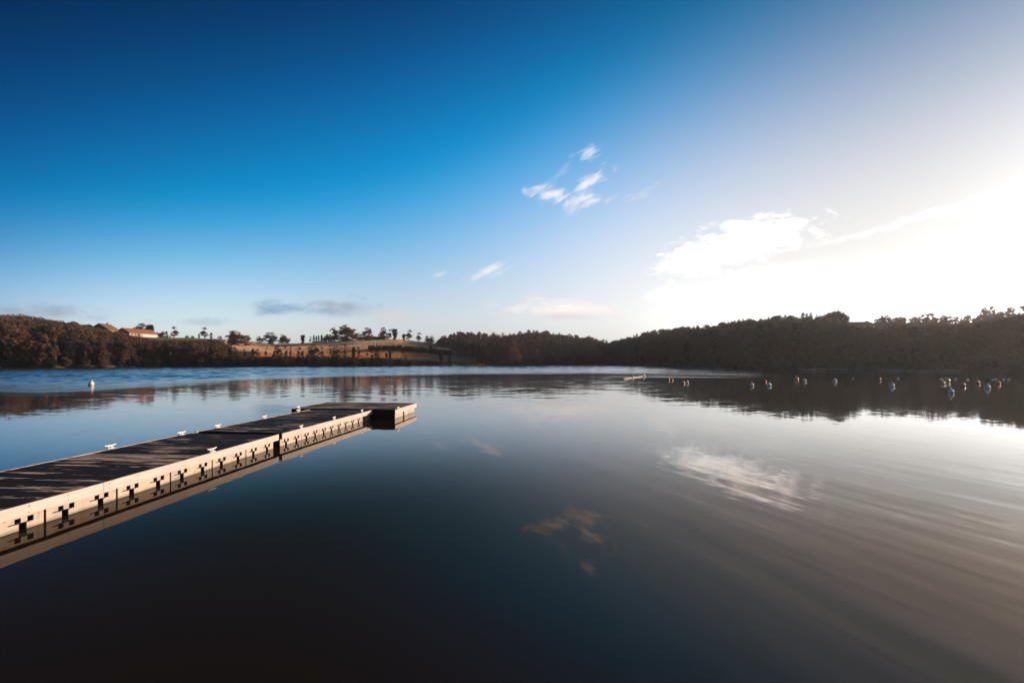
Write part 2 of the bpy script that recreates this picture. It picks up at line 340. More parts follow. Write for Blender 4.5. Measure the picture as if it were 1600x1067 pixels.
def water():
    mb = MB(); n = 96; v = [(0, 0, 0)]+[(470*math.sin(2*math.pi*k/n), 470*math.cos(2*math.pi*k/n), 0) for k in range(n)]
    mb.add(v, [(0, (k+1) % n+1, k+1) for k in range(n)])
    tag(mb.build('water', lake_material('lake_water')), kind='structure')
    # the wind-ruffled part of the lake: real wavelets
    X, Y = np.meshgrid(np.arange(-262, 118, .62), np.arange(38, 276, .30), indexing='ij')
    th = np.arctan2(X, Y); r = np.hypot(X, Y); rs = terr_params(th)[0]; u = X/Y
    q = np.clip((u+1.1)/1.12, 0, 1); q = q*q*(3-2*q); edge = 40+58*q+3*np.sin(X*.061+1)+4*np.sin(X*.023+Y*.05)+2*np.sin(X*.17+Y*.11)
    sm = lambda v, a, b: (lambda k: k*k*(3-2*k))(np.clip((v-a)/(b-a), 0, 1))
    A = sm(Y-edge, 0, 22)*sm(-u, -.46, -.30)*(.55+.45*sm(-u, .05, .75))
    A = A*(.86+.14*np.sin(X*.031+Y*.19+2*np.sin(X*.017))*np.sin(Y*.07+X*.012))
    rg = np.random.RandomState(5); Z = np.zeros_like(X)
    for k in range(46):
        lam = .95*2.8**rg.uniform(0, 1); a = rg.normal(-.15, .42); kx, ky = math.sin(a)*2*math.pi/lam, math.cos(a)*2*math.pi/lam
        Z += .034*lam/2/math.pi*np.sin(kx*X+ky*Y+rg.uniform(0, 6.28))
    Z = .006+A*(Z+.10)
    keep = (A > .004) & (r < rs+4); n1, n2 = X.shape
    idx = -np.ones(X.shape, int)
    cell = keep[:-1, :-1] & keep[1:, :-1] & keep[1:, 1:] & keep[:-1, 1:]
    used = np.zeros(X.shape, bool); used[:-1, :-1] |= cell; used[1:, :-1] |= cell; used[1:, 1:] |= cell; used[:-1, 1:] |= cell
    idx[used] = np.arange(used.sum()); V = np.stack([X[used], Y[used], Z[used]], -1)
    a, b, c, d = idx[:-1, :-1][cell], idx[1:, :-1][cell], idx[1:, 1:][cell], idx[:-1, 1:][cell]
    me = bpy.data.meshes.new('rippled_water'); me.from_pydata(V.tolist(), [], np.stack([a, b, c, d], -1).tolist())
    me.polygons.foreach_set('use_smooth', [True]*len(me.polygons)); me.materials.append(lake_material('rippled_lake_water', False))
    tag(link('rippled_water', me), kind='structure')
water()

# ------------------------------------------------------------------ timber materials
def timber(name, ca, cb, grain_axis, rough=.75, dark=(.10, .07, .05), growth=False):
    m, t, b = mat(name); p = t.new('ShaderNodeTexCoord').outputs['Object']
    sc_ = (18, .9, 18) if grain_axis == 'y' else (.9, 18, 18)
    rnd = t.new('ShaderNodeObjectInfo').outputs['Random']
    p = t.vm('ADD', p, t.comb(t.m('MULTIPLY', rnd, 31.0), t.m('MULTIPLY', rnd, 17.0), 0.0))
    g = t.noise(t.mapping(p, scale=sc_), 1.6, 6, .65, .6)
    bl = t.noise(p, 1.3, 4, .6)
    c = t.mix(g, ca, cb); c = t.mix(t.m('MULTIPLY', t.ss(bl, .45, .75), .7), c, tuple(v*.6 for v in cb))
    fg = t.noise(t.mapping(p, scale=tuple(v*4 for v in sc_)), 1.6, 4, .7); c = t.mix(t.m('MULTIPLY', t.ss(fg, .54, .68), .6), c, tuple(v*.38 for v in cb))
    vo = t.new('ShaderNodeTexVoronoi'); t.put(vo.inputs['Vector'], t.mapping(p, scale=(2.6, 2.6, 6) if grain_axis == 'y' else (2.6, 2.6, 6))); vo.inputs['Scale'].default_value = 1
    c = t.mix(t.ss(vo.outputs['Distance'], .10, .045), c, dark)
    if growth:
        zz = t.sep(t.new('ShaderNodeTexCoord').outputs['Object'])[2]; st = t.noise(t.mapping(p, scale=(3, 3, 14)), 1, 5, .7)
        c = t.mix(t.m('MULTIPLY', t.ss(t.m('ADD', zz, t.m('MULTIPLY', t.m('SUBTRACT', st, .5), .16)), .07, .0), .6), c, (.09, .07, .04))
        c = t.mix(t.m('MULTIPLY', t.ss(t.noise(t.mapping(p, scale=(2, 9, 1.2)), 1, 4, .6), .55, .75), .45), c, tuple(v*.45 for v in ca))
    t.l.new(c, b.inputs['Base Color']); b.inputs['Roughness'].default_value = rough; b.inputs['Specular IOR Level'].default_value = .2
    bp = t.new('ShaderNodeBump'); bp.inputs['Distance'].default_value = .006; t.l.new(g, bp.inputs['Height']); t.l.new(bp.outputs[0], b.inputs['Normal'])
    return m
M_FASCIA = timber('pale_timber', (.27, .205, .17), (.56, .46, .39), 'y')
M_PANEL = timber('tan_panel_timber', (.30, .235, .175), (.42, .345, .275), 'y', growth=True)
M_END_SHADE = timber('shaded_end_timber', (.012, .010, .008), (.025, .02, .016), 'x')  # shade of the head's front face put into the timber colour
M_CORE = simple('black_float', (.006, .006, .006), .6, .2)
M_CLEAT = simple('white_cleat_metal', (.66, .58, .50), .5, .3, .1)
M_BOLT = simple('rusty_bolt', (.09, .05, .03), .7, .3, .3)
def deck_mat(name='wet_deck_boards', lift=0.0, pale=(.50, .36, .28)):
    m, t, b = mat(name); p = t.new('ShaderNodeTexCoord').outputs['Object']; x, y, z = t.sep(p)
    bid = t.m('FLOOR', t.m('DIVIDE', y, .153)); wn = t.new('ShaderNodeTexWhiteNoise', noise_dimensions='1D'); t.l.new(bid, wn.inputs['W'])
    rv = wn.outputs['Value']
    pp = t.comb(t.m('ADD', t.m('MULTIPLY', x, .75), t.m('MULTIPLY', rv, 60.0)), t.m('MULTIPLY', y, 7.0), t.m('MULTIPLY', rv, 9.0))
    g = t.noise(pp, 1.3, 5, .62, .3); big = t.noise(p, .55, 3, .5)
    fine = t.noise(t.comb(t.m('MULTIPLY', x, 3.0), t.m('MULTIPLY', y, 60.0), rv), 1.0, 4, .6)
    base = t.mix(fine, (.008, .005, .0032), (.032, .020, .0135)); base = t.mix(t.m('MULTIPLY', rv, .5), base, (.012, .008, .0055))
    worn = t.m('ADD', t.m('ADD', g, t.m('MULTIPLY', t.m('SUBTRACT', big, .5), .5)), t.m('MULTIPLY', t.m('SUBTRACT', rv, .5), .26))
    k = t.m('MULTIPLY', t.ss(t.m('ADD', worn, lift), .60, .66), t.ss(fine, .25, .6, .35, 1))
    t.l.new(t.mix(k, base, pale), b.inputs['Base Color'])
    t.l.new(t.ss(k, 0, 1, .62, .85), b.inputs['Roughness']); b.inputs['Specular IOR Level'].default_value = .06
    bp = t.new('ShaderNodeBump'); bp.inputs['Distance'].default_value = .01; t.l.new(fine, bp.inputs['Height']); t.l.new(bp.outputs[0], b.inputs['Normal'])
    return m
M_DECK = deck_mat(); M_DECK_HEAD = deck_mat('worn_head_boards', .075, (.42, .27, .19))

# ------------------------------------------------------------------ the landing stage
dock = thing('floating_dock', 'long low timber landing stage with dark boards and pale sides, ending in a T head', 'dock', (0, 0, 0))
def frame_for(o, origin, ang):                      # local x: across to the right, y: along
    o.location = (origin[0], origin[1], 0); o.rotation_euler = (0, 0, ang); return o
rng = random.Random(4)
def deck_boards(w, y0, y1, top, seed):
    r = random.Random(seed); mb = MB(); k0 = math.ceil(y0/.153); k1 = math.floor(y1/.153)
    for k in range(k0, k1):
        a, c = r.uniform(-.003, .003), r.uniform(-.003, .003); e0, e1 = r.uniform(0, .012), r.uniform(0, .012)
        x0, x1, ya, yb = -w+.052+e0, -.052-e1, k*.153+.005, k*.153+.147
        v = [(x0, ya, top-.04), (x1, ya, top-.04), (x1, yb, top-.04), (x0, yb, top-.04), (x0, ya, top+a), (x1, ya, top+c), (x1, yb, top+c), (x0, yb, top+a)]
        mb.add(v, [(3, 2, 1, 0), (4, 5, 6, 7), (0, 1, 5, 4), (1, 2, 6, 5), (2, 3, 7, 6), (3, 0, 4, 7)])
    return mb
def place(o, org, ang): frame_for(o, org, ang); return o
def panel(y0, y1, xf, glyphs, zt=.272, th=.03, x_sign=1):
    """upright side panel with real cut-outs: cells of a grid, the hole cells left open"""
    ys = {y0, y1}; zs = {-.16, zt}; holes = []
    for g in glyphs:
        # T-shaped slot seen in the side boards: two square ports, a notch and the upright slot between
        hs = [(g-.125, g-.028, .112, .215), (g+.072, g+.172, .112, .215), (g-.060, g+.062, -.05, .128), (g-.225, g-.105, .119, .140), (g+.055, g+.085, .104, .124)]
        holes += hs
    for h in holes: ys |= {h[0], h[1]}; zs |= {h[2], h[3]}
    ys = sorted(v for v in ys if y0 <= v <= y1); zs = sorted(zs); mb = MB()
    solid = lambda a, b: not any(h[0] < a < h[1] and h[2] < b < h[3] for h in holes) and y0 < a < y1 and -.16 < b < zt
    for i in range(len(ys)-1):
        for j in range(len(zs)-1):
            ym, zm = (ys[i]+ys[i+1])/2, (zs[j]+zs[j+1])/2
            if not solid(ym, zm): continue
            a, c, d, e = ys[i], ys[i+1], zs[j], zs[j+1]; xo, xi = xf, xf-th*x_sign
            mb.add([(xo, a, d), (xo, c, d), (xo, c, e), (xo, a, e)], [(0, 1, 2, 3)]); mb.add([(xi, a, d), (xi, c, d), (xi, c, e), (xi, a, e)], [(3, 2, 1, 0)])
            for (p, q), nb in ((((a, d), (c, d)), (ym, d-1e-4)), (((c, d), (c, e)), (c+1e-4, zm)), (((c, e), (a, e)), (ym, e+1e-4)), (((a, e), (a, d)), (a-1e-4, zm))):
                if not solid(*nb): mb.add([(xo, *p), (xi, *p), (xi, *q), (xo, *q)], [(0, 1, 2, 3)])
    return mb
W = 3.28; TOP = .468
A_O, A_A = (-9.165, 0.0), -math.atan2(.0821, .9966)
B_O, B_A = (-7.868, 15.55), -math.atan2(.1168, .9932)
def dpart(name, mb, m, org, ang, bevel=0, label=None):
    o = mb.build(name, m, dock, bevel=bevel); place(o, org, ang)
    if label: o['label'] = label
    return o
dpart('deck', deck_boards(W, -6, 15.47, TOP, 1), M_DECK, A_O, A_A)
dpart('deck', deck_boards(W, .03, 7.42, TOP, 2), M_DECK, B_O, B_A)
for org, ang, y0, y1 in ((A_O, A_A, -6, 15.40), (B_O, B_A, .08, 7.30)):
    dpart('float_core', MB().box(-W+.24, -.24, y0, y1, -.25, TOP-.05), M_CORE, org, ang)
def fascia(org, ang, y0, y1, x0, x1, wob=0.0):
    """a sawn board, not dead straight: several stations with a little wander"""
    r = random.Random(int((y0+50)*97+x0*13)); n = max(2, int((y1-y0)/.5)); v = []; f = []
    for i in range(n+1):
        y = y0+(y1-y0)*i/n; a, c, d = r.uniform(-1, 1)*.0035, r.uniform(-1, 1)*.005, r.uniform(-1, 1)*.003
        v += [(x0, y, .279+c), (x1+a, y, .279+c), (x1+a, y, .476+d), (x0, y, .476+d)]
    for i in range(n):
        for k in range(4): f.append((i*4+k, i*4+(k+1) % 4, (i+1)*4+(k+1) % 4, (i+1)*4+k))
    f += [(0, 3, 2, 1)[::-1], (n*4, n*4+1, n*4+2, n*4+3)[::-1]]
    mb = MB().add(v, f)
    if x1 == 0:
        for yb in np.arange(y0+.12, y1-.05, .66):
            for zb in (.325, .43): mb.tube([(x1-.004, yb+r.uniform(-.01, .01), zb), (x1+.007, yb, zb)], .0085, 8, 1)
    o = mb.build('fascia_board', [M_FASCIA, M_BOLT], dock, bevel=.003); place(o, org, ang)
    bm = bmesh.new(); bm.from_mesh(o.data); bmesh.ops.recalc_face_normals(bm, faces=bm.faces); bm.to_mesh(o.data); bm.free()
    return o
for y0, y1 in ((-6, -2.9), (-2.89, 3.29), (3.30, 9.385), (9.395, 15.47)):
    fascia(A_O, A_A, y0, y1, -.05, 0); fascia(A_O, A_A, y0, y1, -W, -W+.05)
fascia(B_O, B_A, .035, 7.36, -.05, 0); fascia(B_O, B_A, .035, 7.42, -W, -W+.05)
# side panels under the boards, each with its pair of cut-outs
divA = [0.06, 1.45, 2.84, 4.23, 5.63, 7.02, 8.42, 9.82, 11.21, 12.60, 14.0, 15.40]
for a, b in zip(divA[:-1], divA[1:]):
    l = b-a; dpart('side_panel', panel(a+.022, b-.022, -.15, [a+l*.25, a+l*.745]), M_PANEL, A_O, A_A)
    dpart('side_panel', MB().box(-W+.15, -W+.18, a+.022, b-.022, -.16, .272), M_PANEL, A_O, A_A)
divB = [.12, 1.40, 2.64, 3.90, 5.16, 6.44, 7.42]
for a, b in zip(divB[:-1], divB[1:]):
    l = b-a; dpart('side_panel', panel(a+.012, b-.012, -.15, [a+l*.27, a+l*.76] if b < 7 else [a+.33, a+.80]), M_PANEL, B_O, B_A)
    dpart('side_panel', MB().box(-W+.15, -W+.18, a+.012, b-.012, -.16, .272), M_PANEL, B_O, B_A)
# T head
H_O, H_A = (-5.84, 22.78), -math.atan2(.10, .995); HW, HD = 5.46, 3.42
o = deck_boards(HW, .05, HD-.03, TOP+.03, 3); dpart('deck', o, M_DECK_HEAD, H_O, H_A)
dpart('float_core', MB().box(-HW+.24, -.22, .22, HD-.22, -.25, TOP-.02), M_CORE, H_O, H_A)
for mb_, m_ in ((MB().box(-HW, -.002, -.05, 0, .275, TOP+.035), M_END_SHADE), (MB().box(-HW+.05, -.06, .10, .13, -.16, .27), M_END_SHADE),
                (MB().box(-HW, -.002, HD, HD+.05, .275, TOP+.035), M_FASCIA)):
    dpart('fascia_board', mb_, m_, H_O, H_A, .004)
dpart('fascia_board', MB().box(-.05, 0, .001, HD-.001, .275, TOP+.036), M_FASCIA, H_O, H_A, .004)
dpart('fascia_board', MB().box(-HW, -HW+.05, .001, HD-.001, .275, TOP+.036), M_FASCIA, H_O, H_A, .004)
for a, b in ((.10, .72), (.745, 1.42), (1.62, 2.28), (2.305, 2.75), (2.775, 3.35)):
    dpart('side_panel', MB().box(-.13, -.10, a, b, -.16, .268), M_PANEL, H_O, H_A)
# mooring cleats: a foot, two posts and a horned bar
def cleat_mb():
    mb = MB(); mb.box(-.035, .035, -.10, .10, 0, .016); mb.tube([(0, -.045, .01), (0, -.045, .075)], .017, 8); mb.tube([(0, .045, .01), (0, .045, .075)], .017, 8)
    mb.tube([(0, -.17, .100), (0, -.12, .088), (0, -.05, .080), (0, .05, .080), (0, .12, .088), (0, .17, .100)], [.010, .017, .023, .023, .017, .010], 10)
    return mb
cm = cleat_mb().mesh('cleat', M_CLEAT, True)
for x, y in ((172, 700.5), (283, 679.5), (340, 668), (413, 653.5), (466, 643), (331, 706), (470.5, 669), (522, 655), (565.5, 643.5), (622, 639.3), (466, 638.0)):
    zt = TOP+(.03 if (x, y) in ((622, 639.3), (466, 638.0)) else 0)
    Y = (EYE-zt)*F/(y-HY); c_ = link('cleat', cm, dock); c_.location = ((x-800)/F*Y, Y, zt+.002); c_.rotation_euler = (0, 0, A_A+rng.uniform(-.15, .15))

# ------------------------------------------------------------------ buoys
M_WHITE = simple('weathered_white_plastic', (.82, .70, .56), .5, .25, .12, 6)
M_RED = simple('faded_red_plastic', (.55, .07, .035), .45, .4, .2, 6)
M_ORANGE = simple('orange_plastic', (.75, .25, .06), .45, .4, .18, 6)
M_YELLOW = simple('yellow_plastic', (.55, .42, .08), .45, .4, .2, 6)
M_CREAM = simple('warm_lit_cream_plastic', (.72, .52, .30), .5, .3, .25, 5); M_SPAR = simple('weathered_boom_plastic', (.34, .26, .21), .6, .3, .3)  # cream: warm light on a white buoy put into its base colour
M_BLACK = simple('black_rubber', (.012, .012, .012), .6, .3)
def buoy_meshes(m, fat=1.0):
    prof = [(.235*fat*math.cos(q), .12+.235*math.sin(q)) for q in np.linspace(-1.55, 1.25, 14)]+[(.06, .36), (.055, .40), (.001, .405)]
    body = MB().lathe(prof, 24).mesh('buoy_body', m, True)
    eye = MB().torus((0, 0, .445), .052, .018, 'y', 16, 8).mesh('buoy_eye', m, True)
    band = MB().lathe([(.232*fat, .085), (.241*fat, .088), (.241*fat, .125), (.232*fat, .13)], 24).mesh('buoy_band', M_BLACK, True)
    return body, eye, band
BM = {k: buoy_meshes(m, f) for k, m, f in (('white', M_WHITE, 1), ('red', M_RED, .95), ('orange', M_ORANGE, 1.15), ('yellow', M_YELLOW, 1.25), ('cream', M_CREAM, 1))}
BUOYS = [  # x, waterline y, diameter px, colour, label
 (142, 603, 8.0, 'cream', 'lone white ball buoy, its warm light put into a cream colour, out on the blue water beyond the landing stage'),
 (1044, 594, 5.0, 'red', 'red ball buoy nearest the pale boom, left of a pair'),
 (1049.5, 594.5, 4.5, 'orange', 'small orange buoy touching the red one near the pale boom'),
 (1067, 599, 5.5, 'orange', 'orange ball buoy with a white one close to its right, near the boom'),
 (1073.5, 598.5, 5.0, 'white', 'white buoy close beside an orange one near the boom'),
 (1174.5, 603, 6.5, 'white', 'white buoy nearest the bank just left of a red and white pair'),
 (1195.5, 597, 5.0, 'red', 'red buoy right behind a white one in the left half of the mooring field'),
 (1201.5, 603, 6.5, 'white', 'white buoy in front of a red one in the left half of the mooring field'),
 (1244, 593.5, 6.5, 'orange', 'squat orange buoy far out, left of a white one under the round tree'),
 (1257, 595.5, 5.5, 'white', 'white buoy far out, right of the squat orange one'),
 (1304, 596, 6.0, 'white', 'solitary white buoy on the dark water under the round evergreen'),
 (1374, 594, 4.8, 'red', 'pale red buoy far out, behind and left of a white one, amid empty water'),
 (1393.5, 604, 6.8, 'white', 'white buoy amid open dark water right of the hilltop house'),
 (1478.5, 597, 8.5, 'yellow', 'large yellow buoy, the only yellow one in the mooring field'),
 (1473, 600, 5.5, 'orange', 'orange buoy just in front of the large yellow one'),
 (1485.5, 614, 8.5, 'white', 'large white buoy nearest the camera of all in the mooring field'),
 (1505, 603.5, 6.5, 'red', 'red buoy between the large white one and the far right pair'),
 (1527.5, 599.5, 6.0, 'red', 'red buoy behind the wide white one at the right'),
 (1542.5, 607, 8.0, 'white', 'wide white buoy right of the reds at the edge of the calm water'),
 (1560, 600, 6.3, 'red', 'last red buoy of the row, farthest right'),
]
rb = random.Random(9)
for x, y, d, k, lab in BUOYS:
    Y = EYE*F/(y-HY); s = d/F*Y/.52
    t = thing('mooring_buoy', lab, 'buoy', ((x-800)/F*Y, Y, rb.uniform(-.02, .03)*s), rb.uniform(0, 6), 'mooring buoys on the lake')
    t.scale = (s, s, s*(1.3 if x == 142 else 1)); t.rotation_euler = (rb.uniform(-.16, .16), rb.uniform(-.16, .16), rb.uniform(0, 6))
    for nm, me in zip(('body', 'eye', 'band'), BM[k]):
        link(nm, me, t)
# small line floats and the pale floating boom
fm = MB().lathe([(.001, -.09), (.07, -.07), (.105, 0), (.07, .07), (.001, .09)], 14).mesh('small_float', M_WHITE, True)
for x, y in ((1333, 591.5), (1402, 591.5), (1470, 592.5), (1493, 592.5), (1512, 593.5), (1551, 593), (1556, 592.7), (1568, 593), (1576, 593.2)):
    Y = EYE*F/(y-HY); o = link('line_float', fm); o.location = ((x-800)/F*Y, Y, .03)
    o.scale = (1.5, 1.5, 1.5)
    tag(o, 'tiny white float dotted along the far side of the mooring field', 'float', 'tiny line floats')
P = lambda x, y: Vector(((x-800)/F*EYE*F/(y-HY), EYE*F/(y-HY), 0))
a, b = P(973, 592.6), P(1006.5, 588.2)
boom = thing('floating_boom', 'pale floating boom with ball floats lying on the water left of the mooring buoys', 'boom', (a.x, a.y, 0))
d = b-a
MB().tube([(d*q)+Vector((0, 0, .05+.04*math.sin(q*9))) for q in np.linspace(0, 1, 14)], .06, 8).build('pole', M_SPAR, boom, True)
for q, s in ((.42, .9), (.97, 1.15), (.12, .6)):
    o = link('float', BM['white'][0], boom); o.location = d*q+Vector((0, 0, .04)); o.scale = (s, s, s)

# ------------------------------------------------------------------ trees
def twig_mat(name, ca, cb, cc_, rnd=True):
    m, t, b = mat(name); oi = t.new('ShaderNodeObjectInfo').outputs['Random']
    c = t.ramp(oi, [(0, ca), (.5, cb), (1, cc_)])
    n = t.noise(t.new('ShaderNodeTexCoord').outputs['Object'], .9, 3, .6)
    c = t.mix(n, t.mix(1.0, c, (.62, .62, .62), 'MULTIPLY'), t.mix(1.0, c, (1.35, 1.3, 1.25), 'MULTIPLY'))
    t.l.new(c, b.inputs['Base Color']); b.inputs['Roughness'].default_value = .9; b.inputs['Specular IOR Level'].default_value = .1
    return m
M_TWIG = twig_mat('bare_twigs', (.096, .054, .038), (.128, .072, .046), (.078, .055, .039))
M_TWIGRED = twig_mat('russet_twigs', (.155, .080, .048), (.125, .068, .044), (.185, .098, .056))
M_BARK = twig_mat('bark', (.09, .065, .048), (.13, .095, .07), (.06, .048, .036))
M_EVER = twig_mat('dark_evergreen_leaves', (.018, .022, .012), (.026, .028, .014), (.020, .018, .012))
M_DARKSCRUB = twig_mat('dark_scrub', (.030, .022, .016), (.042, .030, .020), (.026, .020, .015))  # hedge and bush tone; along the shore it also paints the bank's shade
class TB:
    def __init__(s): s.v = []; s.f = []; s.n = 0
    def tube(s, pts, rad, k):
        base = s.n
        for i, p in enumerate(pts):
            d = pts[min(i+1, len(pts)-1)]-pts[max(i-1, 0)]; d = d/(np.linalg.norm(d)+1e-9)
            a = np.cross(d, (0, 0, 1.) if abs(d[2]) < .9 else (1., 0, 0)); a /= np.linalg.norm(a); b = np.cross(d, a)
            for j in range(k):
                q = 2*math.pi*j/k; s.v.append(p+(a*math.cos(q)+b*math.sin(q))*rad[i])
        for i in range(len(pts)-1):
            for j in range(k): s.f.append((base+i*k+j, base+i*k+(j+1) % k, base+(i+1)*k+(j+1) % k, base+(i+1)*k+j))
        s.n += k*len(pts)
    def tri(s, a, b, c): s.v += [a, b, c]; s.f.append((s.n, s.n+1, s.n+2)); s.n += 3
    def quad(s, a, b, c, d): s.v += [a, b, c, d]; s.f.append((s.n, s.n+1, s.n+2, s.n+3)); s.n += 4
    def mesh(s, name, m):
        me = bpy.data.meshes.new(name); me.from_pydata([tuple(p) for p in s.v], [], s.f); me.materials.append(m); me.update(); return me
def unit(v): return v/(np.linalg.norm(v)+1e-9)
def bare_tree(seed, clear=.25, spread=.9, upr=.25, kids=(5, 4, 4), twigs=7, tw=.045, tl=.85, slim=1.0, stems=1):
    """height about 10: trunk and crown (limbs, branches and twigs) as separate meshes"""
    r = np.random.RandomState(seed); tr = TB(); cr = TB()
    def branch(p, d, L, rad, lev):
        n = 3 if lev < 2 else 2; pts = [p]; q = p; dd = d
        for i in range(n):
            dd = unit(dd+r.normal(0, .16, 3)+np.array([0, 0, .07*(1 if lev < 3 else .5)])); q = q+dd*L/n; pts.append(q)
        rr = [rad*(1-.62*i/n) for i in range(n+1)]
        cr.tube(pts, rr, 4 if lev == 0 else 3)
        if lev < len(kids):
            for k in range(kids[lev]):
                f = r.uniform(.35, 1.0) if k else 1.0; i = min(n-1, int(f*n)); pp = pts[i]+(pts[i+1]-pts[i])*(f*n-i)
                nd = unit(dd*.8+unit(r.normal(0, 1, 3))*r.uniform(.55, 1.0)*spread+np.array([0, 0, upr*.5]))
                branch(pp, nd, L*r.uniform(.52, .78), rad*.55, lev+1)
        else:
            for k in range(twigs):
                f = r.uniform(.1, 1); i = min(n-1, int(f*n)); pp = pts[i]+(pts[i+1]-pts[i])*(f*n-i)
                nd = unit(dd*.7+unit(r.normal(0, 1, 3))*.9+np.array([0, 0, .15])); e = pp+nd*tl*r.uniform(.5, 1.15)
                sd = unit(np.cross(nd, r.normal(0, 1, 3)))*tw
                cr.tri(pp-sd, pp+sd, e)
                e2 = pp+(e-pp)*.45; nd2 = unit(nd+unit(r.normal(0, 1, 3))*.8); cr.tri(e2-sd*.7, e2+sd*.7, e2+nd2*tl*.55)
    for st in range(stems):
        lean = r.normal(0, .04 if stems == 1 else .22, 3); lean[2] = 1; lean = unit(lean)
        th = 10*clear; p0 = np.array([0, 0, -.6])+(r.normal(0, .25, 3)*[1, 1, 0] if stems > 1 else 0); tops = [p0]; q = p0
        for i in range(3): q = q+unit(lean+r.normal(0, .05, 3))*(th+.6)/3; tops.append(q)
        R0 = .30*slim/(1 if stems == 1 else 1.8); tr.tube(tops, [R0*1.25, R0, R0*.9, R0*.82], 7)
        lead = [q]; qq = q; H1 = 6.6
        for i in range(4): qq = qq+unit(lean+r.normal(0, .12, 3))*(H1-th)/4; lead.append(qq)
        cr.tube(lead, [R0*.8, R0*.62, R0*.48, R0*.34, R0*.22], 5)
        nl = kids[0]*2+2
        for k in range(nl):
            f = (k+r.uniform(0, .8))/nl; h = f*4; i = min(3, int(h)); pp = lead[i]+(lead[i+1]-lead[i])*(h-i)
            az = 2.4*k+r.uniform(-.5, .5); up = -.05+f*1.15+upr*1.2; dd = unit(np.array([math.cos(az)*spread, math.sin(az)*spread, up]))
            L = spread*(3.0-1.1*abs(f-.35)*2)*r.uniform(.75, 1.1)*.62
            branch(pp, dd, L, R0*(.42-.2*f), 0)
        branch(lead[-1], unit(np.array([0, 0, 1.])+r.normal(0, .2, 3)), 2.2, R0*.24, 0)
    top = float(np.percentile([p[2] for p in cr.v], 99.3)); s = 10/top
    tr.v = [p*[s, s, s] for p in tr.v]; cr.v = [p*[s, s, s] for p in cr.v]
    return tr, cr
def leafy(seed, shape, n=5200, leaf=.26):
    """height 10 evergreen: leaf clumps gathered on a branch skeleton; shape is 'dome', 'column', 'cone' or 'ivy'"""
    r = np.random.RandomState(seed); tr = TB(); cr = TB()
    tr.tube([np.array([0, 0, -.5]), np.array([.05, 0, 2.]), np.array([0, .08, 5.])], [.36, .28, .15], 7)
    cl = []
    for k in range(90):
        h = r.uniform(.04, 1)
        if shape == 'column': rad = .95*math.sin(math.pi*min(1, .1+h*.95))**.6; sz = .5
        elif shape == 'cone': rad = 2.3*(1-h)+.15; sz = .6
        elif shape == 'ivy': rad = .5+2.3*max(0, h-.35)**.8*(1.25-h); sz = .6
        else: rad = 3.9*math.sqrt(max(0, 1-((h-.28)/.74)**2)); sz = 1.1
        a = r.uniform(0, 6.28); q = rad*math.sqrt(r.uniform(.02, 1)); c = np.array([math.cos(a)*q, math.sin(a)*q, h*9.6]); cl.append((c, sz*r.uniform(.6, 1.3)))
        if shape in ('dome', 'ivy'): cr.tube([np.array([0, 0, max(1, c[2]*.45)]), c*[.5, .5, .8], c], [.10, .06, .02], 3)
    for k in range(n):
        c, sz = cl[r.randint(len(cl))]; p = c+r.normal(0, .42, 3)*sz
        if p[2] < .2: continue
        u = unit(r.normal(0, 1, 3)); v = unit(np.cross(u, r.normal(0, 1, 3))); l = leaf*r.uniform(.5, 1.1)
        cr.quad(p-u*l, p+v*l*.5, p+u*l, p-v*l*.5)
    top = max(p[2] for p in cr.v); s = 10/top
    tr.v = [p*s for p in tr.v]; cr.v = [p*s for p in cr.v]
    return tr, cr
KINDS = {}
def reg(key, tb, mt, mc): KINDS[key] = (tb[0].mesh(key+'_trunk', mt), tb[1].mesh(key+'_crown', mc))
for i in range(5): reg('oak%d' % i, bare_tree(10+i, .17, 1.15, .05, (4, 4, 3), 9), M_BARK, M_TWIG)
for i in range(3): reg('ash%d' % i, bare_tree(30+i, .17, .62, .45, (4, 3, 3), 8, slim=.7), M_BARK, M_TWIG)
for i in range(3): reg('thin%d' % i, bare_tree(50+i, .2, .5, .5, (3, 3, 3), 8, tw=.045, slim=.6), M_BARK, M_TWIG)
for i in range(3): reg('russet%d' % i, bare_tree(60+i, .08, 1.45, .0, (5, 4, 3), 13, tw=.06), M_BARK, M_TWIGRED)
for i in range(3): reg('scrub%d' % i, bare_tree(70+i, .05, 1.1, .1, (2, 3, 3), 12, tw=.07, stems=3), M_BARK, M_TWIG)
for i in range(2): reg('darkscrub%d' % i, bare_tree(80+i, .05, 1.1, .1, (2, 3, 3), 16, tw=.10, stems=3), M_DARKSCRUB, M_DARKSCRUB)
for i in range(3): reg('fan%d' % i, bare_tree(100+i, .08, .85, .3, (2, 3, 3), 14, tw=.07, tl=1.05, slim=.8, stems=4), M_BARK, M_TWIG)
reg('dome0', leafy(90, 'dome', 13000, .34), M_BARK, M_EVER); reg('column0', leafy(91, 'column', 2600, .2), M_BARK, M_EVER)
reg('cone0', leafy(92, 'cone', 3200, .26), M_BARK, M_EVER); reg('ivy0', leafy(93, 'ivy', 3600, .26), M_BARK, M_EVER); reg('ivy1', leafy(94, 'ivy', 3200, .26), M_BARK, M_EVER)

